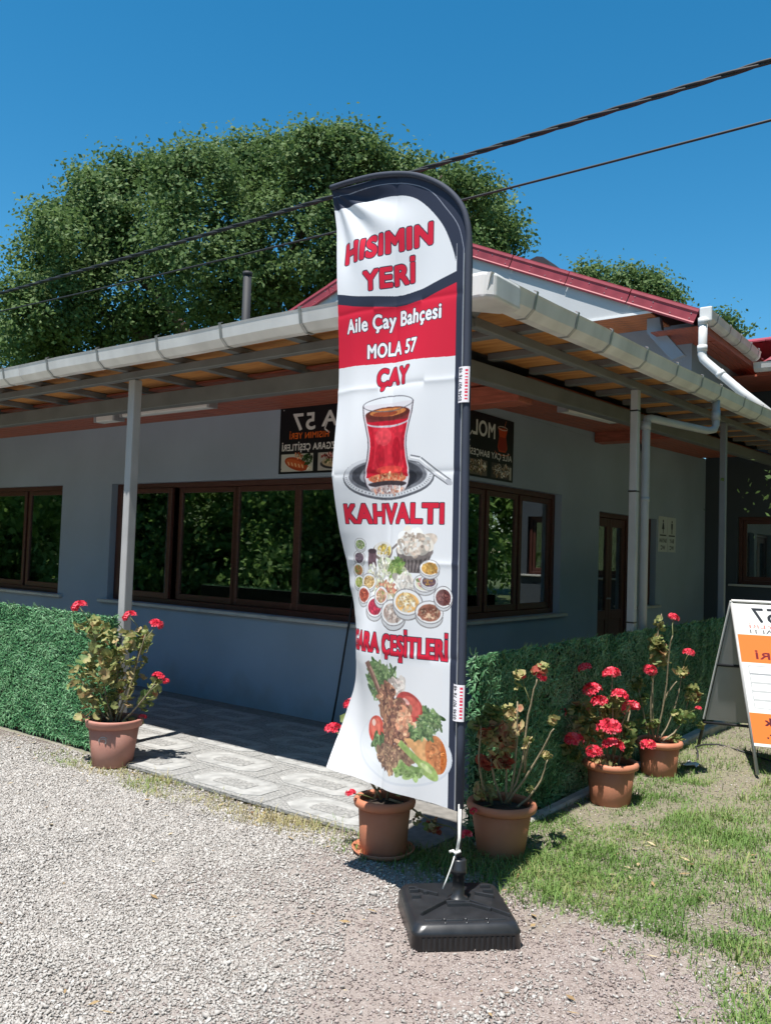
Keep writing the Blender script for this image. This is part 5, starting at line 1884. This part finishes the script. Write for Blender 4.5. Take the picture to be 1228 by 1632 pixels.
def tree(name, label, base, lobes, n_leaf, size, seed, group=None, trunk_r=.3, n_limb=8, m_=None):
    t = thing(name, base, label, 'tree', group)
    o = Vector(base)
    Lb = np.array(lobes)
    c = Vector(Lb[:, :3].mean(0))
    rg = random.Random(seed)
    fork = o.lerp(Vector((c.x, c.y, max(Lb[:, 2].min(), o.z + 1.5))), .8)
    tr_ = part('trunk', MB().tube([o, o.lerp(fork, .35) + Vector((.08, 0, 0)), o.lerp(fork, .7), fork], [trunk_r * 1.25, trunk_r, trunk_r * .9, trunk_r * .8], 10), M_bark, t, True)
    for j in rg.sample(range(len(lobes)), min(n_limb, len(lobes))):
        e = Vector(Lb[j, :3])
        mid = fork.lerp(e, .5) + Vector((rg.uniform(-.4, .4), rg.uniform(-.4, .4), .4))
        part('limb', MB().tube([fork, mid, e, e + (e - mid) * .06], [trunk_r * .5, trunk_r * .32, trunk_r * .14, .02], 7), M_bark, t, True)
    cr = obj_from('crown', crown_mesh('crown', [(x - o.x, y - o.y, z - o.z, r_) for x, y, z, r_ in lobes], n_leaf, size, seed, 60, m_), t, base)
    tag(cr, kind='stuff')
    return t


BIG = [(-23.8, 14.27, 8.91, 1.2), (-24.45, 15.47, 10.96, 1.47), (-24.84, 14.34, 7.78, 0.99), (-23.39, 16.55, 12.24, 1.69), (-23.65, 16.63, 9.7, 1.86), (-19.63, 16.24, 12.18, 1.35), (-19.29, 16.33, 9.86, 1.86), (-20.55, 19.97, 14.09, 1.33), (-18.17, 18.58, 10.72, 2.13), (-16.85, 19.28, 13.26, 1.12), (-18.29, 22.66, 13.44, 1.86), (-16.61, 21.02, 10.35, 2.02), (-16.29, 23.24, 13.2, 1.33), (-14.3, 22.7, 12.26, 1.13), (-14.21, 23.75, 11.86, 0.99), (-14.18, 20.99, 10.12, 1.52), (-25.0, 15.76, 8.0, 1.23), (-23.75, 18.06, 8.35, 1.72), (-20.01, 18.85, 8.67, 1.62), (-26.96, 14.91, 7.63, 0.85), (-20.75, 18.85, 13.94, 0.79), (-17.24, 17.99, 13.12, 0.75), (-22.98, 17.68, 13.72, 0.95), (-24.0, 16.0, 12.5, 1.03), (-16.74, 19.72, 13.87, 0.74), (-22.84, 13.69, 10.68, 0.74), (-15.68, 23.83, 14.04, 0.65), (-15.73, 21.53, 13.2, 0.81), (-25.48, 14.23, 10.61, 0.6), (-25.38, 14.82, 11.91, 0.69), (-25.04, 15.3, 12.43, 0.53), (-24.88, 16.08, 13.42, 0.72), (-23.54, 16.11, 13.56, 0.61), (-23.4, 17.08, 14.03, 0.59), (-19.79, 15.52, 12.77, 0.62), (-20.44, 17.11, 13.73, 0.59), (-20.96, 19.01, 14.63, 0.72), (-19.34, 18.8, 14.23, 0.52), (-19.41, 19.96, 14.86, 0.59), (-16.78, 18.16, 13.54, 0.42), (-17.08, 19.64, 14.3, 0.66), (-15.91, 19.47, 13.65, 0.49), (-16.16, 20.73, 13.63, 0.56), (-15.68, 21.26, 13.69, 0.6), (-13.74, 20.05, 12.37, 0.55), (-13.58, 21.15, 12.63, 0.64), (-13.18, 21.78, 12.54, 0.53), (-13.95, 24.3, 12.77, 0.62), (-13.42, 24.01, 11.83, 0.45), (-24.01, 13.17, 8.97, 0.56), (-26.61, 14.34, 8.66, 0.53), (-24.26, 12.97, 7.26, 0.38), (-25.22, 14.43, 10.01, 0.6), (-23.74, 13.26, 8.1, 0.68)]
tree('walnut_tree', 'huge dense green tree standing behind the cafe on the left', (-19.5, 21.0, 0), BIG, 190000, .150, 21, None, .5, 8)
RT = [(-11.07, 25.44, 10.38, 0.55), (-10.36, 26.3, 10.42, 0.59), (-9.62, 26.55, 10.18, 0.48), (-9.33, 27.19, 10.03, 0.37), (-11.18, 24.7, 10.44, 0.36), (-9.83, 26.53, 10.68, 0.25)]
tree('walnut_tree', 'green tree crown showing above the right slope of the red roof', (RT[0][0], RT[0][1], 0), RT, 9000, .13, 22, 'trees beyond the red roof', .25, 4)
RS = [(-7.75, 27.61, 9.22, 0.2), (-7.19, 28.05, 8.92, 0.14)]
tree('walnut_tree', 'small tree tip above the far right end of the eave gutter', (RS[0][0], RS[0][1], 0), RS, 900, .13, 23, 'trees beyond the red roof', .15, 2)
# unseen yard trees, mirrored in the windows; right-hand copies added to block skylight
rg = random.Random(5)
def round_lobes(x, y, h, r_, seed):
    q_ = random.Random(seed)
    return [(x + q_.uniform(-r_, r_) * .7, y + q_.uniform(-r_, r_) * .7, h * q_.uniform(.28, .95), r_ * q_.uniform(.35, .6)) for _ in range(14)]
t0 = tree('yard_tree', 'leafy tree across the yard, out of view, for window reflections and to block skylight at right', (-15, -7, 0), round_lobes(-15, -7, 8, 3.2, 1), 16000, .26, 31, 'trees across the yard', .22, 5, T_bush)
def copies(src, spots):
    for (x, y, s, rz) in spots:
        c = src.copy(); COL.objects.link(c)
        c.location = (x, y, 0); c.rotation_euler = (0, 0, rz); c.scale = (s, s, s)
        for ch in src.children:
            d = ch.copy(); COL.objects.link(d); d.parent = c


copies(t0, ((-20.5, -3.5, 1.05, 1.1), (-26, -8, 1.3, 2.3), (-11, -12, 1.2, 3.0), (-31, -2, 1.2, .4), (-22, -13, 1.4, 4.1), (-37, -7, 1.3, 5.0), (-7.5, -16, 1.2, 2.0), (7.5, 21, 1.0, 1.0), (11, 29, 1.2, 2.2), (6.5, 30, 1.1, 3.3), (10.5, 7, 1.8, 2.6), (10, 14, 1.7, 4.4), (9.5, 1, 1.6, 1.4)))  # last, tallest right-hand copies added unseen to cut skylight on the side wall
q_ = random.Random(8)
bl = [(-12 + q_.uniform(-1.6, 1.6), -6 + q_.uniform(-.9, .9), q_.uniform(.5, 3.0), q_.uniform(.6, 1.1)) for _ in range(16)]
b0_ = tree('yard_bush', 'dense bush across the yard, out of view, for window reflections and to block skylight at right', (-12, -6, 0), bl, 15000, .17, 33, 'bushes across the yard', .1, 6, T_bush)
copies(b0_, ((-15.5, -4.5, 1.0, 1.2), (-18.5, -4, 1.1, 2.0), (-22, -3, 1.2, 3.1), (-26, -2, 1.1, 4.0), (-30, -1, 1.3, .7), (-9, -8.5, 1.2, 5.0), (-6.5, -11, 1.3, 2.6), (-14, -10, 1.5, 1.9), (-19, -9, 1.6, .2), (-34, 1, 1.3, 1.5), (4.4, 8.5, .9, .5), (4.0, 12, 1.0, 2.5), (4.6, 16, 1.1, 4.2), (6.0, 19, 1.2, 1.4), (8.0, 25, 1.4, 3.6), (5.6, 4.5, 1.0, 5.4)))  # right-hand bushes added unseen, to block skylight and fill side window reflections
# shrub whose tip reaches into the frame at the far right
SH = [(-1.35, 7.9, 2.05, .32), (-1.0, 7.9, 1.6, .45), (-.8, 8.0, 2.2, .40), (-.75, 8.0, 1.1, .4), (-1.62, 8.0, 2.25, .16), (-1.80, 8.0, 2.255, .06)]
tree('leafy_shrub', 'leafy shrub tip poking in at the right edge under the canopy', (-.8, 8.0, 0), SH, 2200, .055, 41, None, .03, 4)

# ------------------------------------------------------------------ gravel and grass
def inside_obstacle(x, y):
    bad = (y > 3.775) & (x < -2.5)
    for cx, cy, r_ in ((-5.14, 3.69, .14), (-2.66, 3.58, .13), (-2.20, 3.99, .13), (-2.13, 5.28, .13), (-2.12, 6.22, .13)):
        bad |= np.hypot(x - cx, y - cy) < r_
    a = (x - bc.x) * e1.x + (y - bc.y) * e1.y
    c = (x - bc.x) * e2.x + (y - bc.y) * e2.y
    bad |= (abs(a) < .20) & (abs(c) < .21)
    bad |= (x < -2.36) & (y > 4.0)
    return bad


def in_view(x, y, pad=1.0):
    """ground the photograph shows (plus a margin), so no stones are spent elsewhere"""
    d = x * fw.x + y * fw.y
    s = x * r0.x + y * r0.y
    return (d > 1.9) & (abs(s) < d * .47 + pad)


def white_w(x, y):
    """share of white crushed stone: full at the left, fading to brown pea gravel"""
    t = (-(x + 2.55) - .55 * (y - 2.9)) / 1.7 + (vnoise(x, y, 2.2, 9) - .5) * 1.1 + (vnoise(x, y, 7, 10) - .5) * .5
    t = np.clip(t + .55, 0, 1)
    back = np.clip((3.72 - y) / .28 + (vnoise(x, y, 4, 8) - .5), 0, 1)
    left = np.clip((x + 6.35 + .7 * (3.5 - y)) / .5 + (vnoise(x, y, 3, 13) - .5), .12, 1)
    return np.clip(t * back * left, .09 * (y < 3.5), 1)


def grass_w(x, y):
    strip = np.clip(1 - abs(y - 3.58) / .22, 0, 1) * np.clip((x + 5.75) / .3, 0, 1) * np.clip((-2.0 - x) / .3, 0, 1) * (.25 + .9 * vnoise(x, y, 5, 14))
    strip = np.maximum(strip, np.clip(1 - abs(y - 3.745) / .05, 0, 1) * np.clip((x + 5.3) / .1, 0, 1) * np.clip((-2.4 - x) / .1, 0, 1) * np.clip(vnoise(x, y * 0, 6, 24) * 1.6 - .25, 0, 1))
    right = np.clip((y - 3.35 + .55 * np.minimum(x + 1.75, 0) + .50 * np.maximum(x + 1.55, 0) * 1.35) / .30, 0, 1) * np.clip((x + 2.75) / .25, 0, 1)
    pat = np.clip((vnoise(x, y, 1.9, 15) * .6 + vnoise(x, y, 5.5, 16) * .5 - .27) * 3.2, 0.05, 1)
    heap = 1 - .9 * np.exp(-(((x + 1.88) / .25) ** 2 + ((y - 7.0) / .35) ** 2))
    far = np.clip((7.6 - y) / .8, .1, 1)
    return np.clip(strip + .9 * np.exp(-(((x + 2.45) / .3) ** 2 + ((y - 3.75) / .16) ** 2)) + right * pat * heap * far, 0, 1)


CUBE = np.array([(-1, -1, -1), (1, -1, -1), (1, 1, -1), (-1, 1, -1), (-1, -1, 1), (1, -1, 1), (1, 1, 1), (-1, 1, 1)], float) * .6
CF_ = np.array([(3, 2, 1, 0), (4, 5, 6, 7), (0, 1, 5, 4), (1, 2, 6, 5), (2, 3, 7, 6), (3, 0, 4, 7)])


def stones(name, x, y, size, m_, tint, lift):
    k = len(x)
    v = CUBE[None] + RNG.normal(size=(k, 8, 3)) * .20
    v *= (np.array([1, .75, .55]) * (1 + .25 * RNG.normal(size=(k, 3)))).clip(.3, 1.6)[:, None, :]
    v = np.einsum('kij,kvj->kvi', rand_rot(k), v) * size[:, None, None]
    v[..., 2] *= .8
    v += np.stack([x, y, ground_z(x, y) + size * lift], -1)[:, None, :]
    F_ = (np.arange(k)[:, None, None] * 8 + CF_[None]).reshape(-1, 4)
    return fast_mesh(name, v.reshape(-1, 3), F_, np.repeat(tint, 6), [m_])


def scatter(n_, x0, x1, y0, y1, wfun):
    x = RNG.uniform(x0, x1, n_)
    y = RNG.uniform(y0, y1, n_)
    ok = in_view(x, y) & ~inside_obstacle(x, y)
    x, y = x[ok], y[ok]
    k = RNG.random(len(x)) < wfun(x, y)
    return x[k], y[k]


x, y = scatter(520000, -8.7, .0, .9, 4.2, lambda a, c: white_w(a, c) ** 1.2)
sz = .0042 + .0062 * RNG.random(len(x)) ** 2.0
sz = np.where(RNG.random(len(x)) < .012, sz + .007, sz)
me = stones('white_gravel', x, y, sz, T_stone, np.clip(RNG.beta(3.2, 2.2, len(x)), 0, 1), .45)
tag(obj_from('white_gravel', me), 'pale crushed stone spread over the yard at the left', 'gravel', None, 'stuff')
x, y = scatter(480000, -8.2, 1.0, .9, 8.6, lambda a, c: (1 - white_w(a, c)) * np.clip(.95 - .75 * grass_w(a, c), .05, 1) * np.where(c > 4.6, .35, 1))
sz = .0030 + .0056 * RNG.random(len(x)) ** 3.0
me = stones('brown_gravel', x, y, sz, T_pea, np.clip(RNG.beta(2.0, 2.2, len(x)), 0, 1), .40)
tag(obj_from('brown_gravel', me), 'brownish pink pea gravel around the flag base', 'gravel', None, 'stuff')
x, y = scatter(900000, -7.0, 1.6, 2.1, 9.0, lambda a, c: grass_w(a, c) * (.30 + .7 * vnoise(a, c, 9, 18)) * np.where(c > 5.5, .75, 1.0))
k = len(x)
h = (.016 + .036 * RNG.random(k) ** 2) * (.5 + 1.0 * vnoise(x, y, 3.3, 17)) + np.where(RNG.random(k) < .03, .04, 0)
ang = RNG.random(k) * 2 * PI
lean = RNG.random(k) * 1.1 + .25
wd = .0014 + .0016 * RNG.random(k)
b0 = np.stack([x, y, ground_z(x, y) - .003], -1)
dr = np.stack([np.cos(ang), np.sin(ang), np.zeros(k)], -1)
sd_ = np.stack([-np.sin(ang), np.cos(ang), np.zeros(k)], -1) * wd[:, None]
m1 = b0 + dr * (h * lean * .35)[:, None] + np.array([0, 0, 1]) * (h * .65)[:, None]
m2 = b0 + dr * (h * lean)[:, None] + np.array([0, 0, 1]) * (h * (1 - .25 * lean))[:, None]
V = np.stack([b0 - sd_, b0 + sd_, m1 + sd_ * .8, m1 - sd_ * .8, m2 + sd_ * .15, m2 - sd_ * .15], 1).reshape(-1, 3)
i0 = np.arange(k)[:, None] * 6
F_ = np.concatenate([i0 + np.array([[0, 1, 2, 3]]), i0 + np.array([[3, 2, 4, 5]])])
dry = np.where(y < 3.75, .42, .0) * np.clip((-2.6 - x) / .6, 0, 1)
t = np.clip(RNG.beta(2, 3, k) * .75 + dry + (vnoise(x, y, 2.6, 19) - .45) * .55, 0, 1)
me = fast_mesh('grass', V, F_, np.concatenate([t, t]), [T_grass])
tag(obj_from('grass', me), 'patchy short grass between the pots and the gravel', 'grass', None, 'stuff')

# dry leaf and straw bits lying on the yard
x, y = scatter(2600, -6.5, .2, 1.6, 5.0, lambda a, c: .10 + .5 * np.clip(1 - abs(c - 3.45) / .35, 0, 1) + .25 * grass_w(a, c))
k = len(x)
ang = RNG.random(k) * 2 * PI
ln = .008 + .022 * RNG.random(k)
wd = np.where(RNG.random(k) < .5, .0018, ln * .35)
b0 = np.stack([x, y, ground_z(x, y) + .012 + .004 * RNG.random(k)], -1)
dr = np.stack([np.cos(ang), np.sin(ang), .5 * (RNG.random(k) - .5)], -1) * ln[:, None]
sd_ = np.stack([-np.sin(ang), np.cos(ang), .4 * (RNG.random(k) - .5)], -1) * wd[:, None]
V = np.stack([b0 - dr, b0 + sd_ + np.array([0, 0, .002]), b0 + dr, b0 - sd_], 1).reshape(-1, 3)
T_dry = tint_mat('dry_bits', [(0, (0.16, 0.09, 0.045)), (0.5, (0.34, 0.24, 0.12)), (1, (0.52, 0.43, 0.27))], 0.8)
me = fast_mesh('dry_litter', V, np.arange(k * 4).reshape(-1, 4), RNG.random(k), [T_dry])
tag(obj_from('dry_litter', me), 'dry straw and leaf bits scattered over the gravel', 'litter', None, 'stuff')
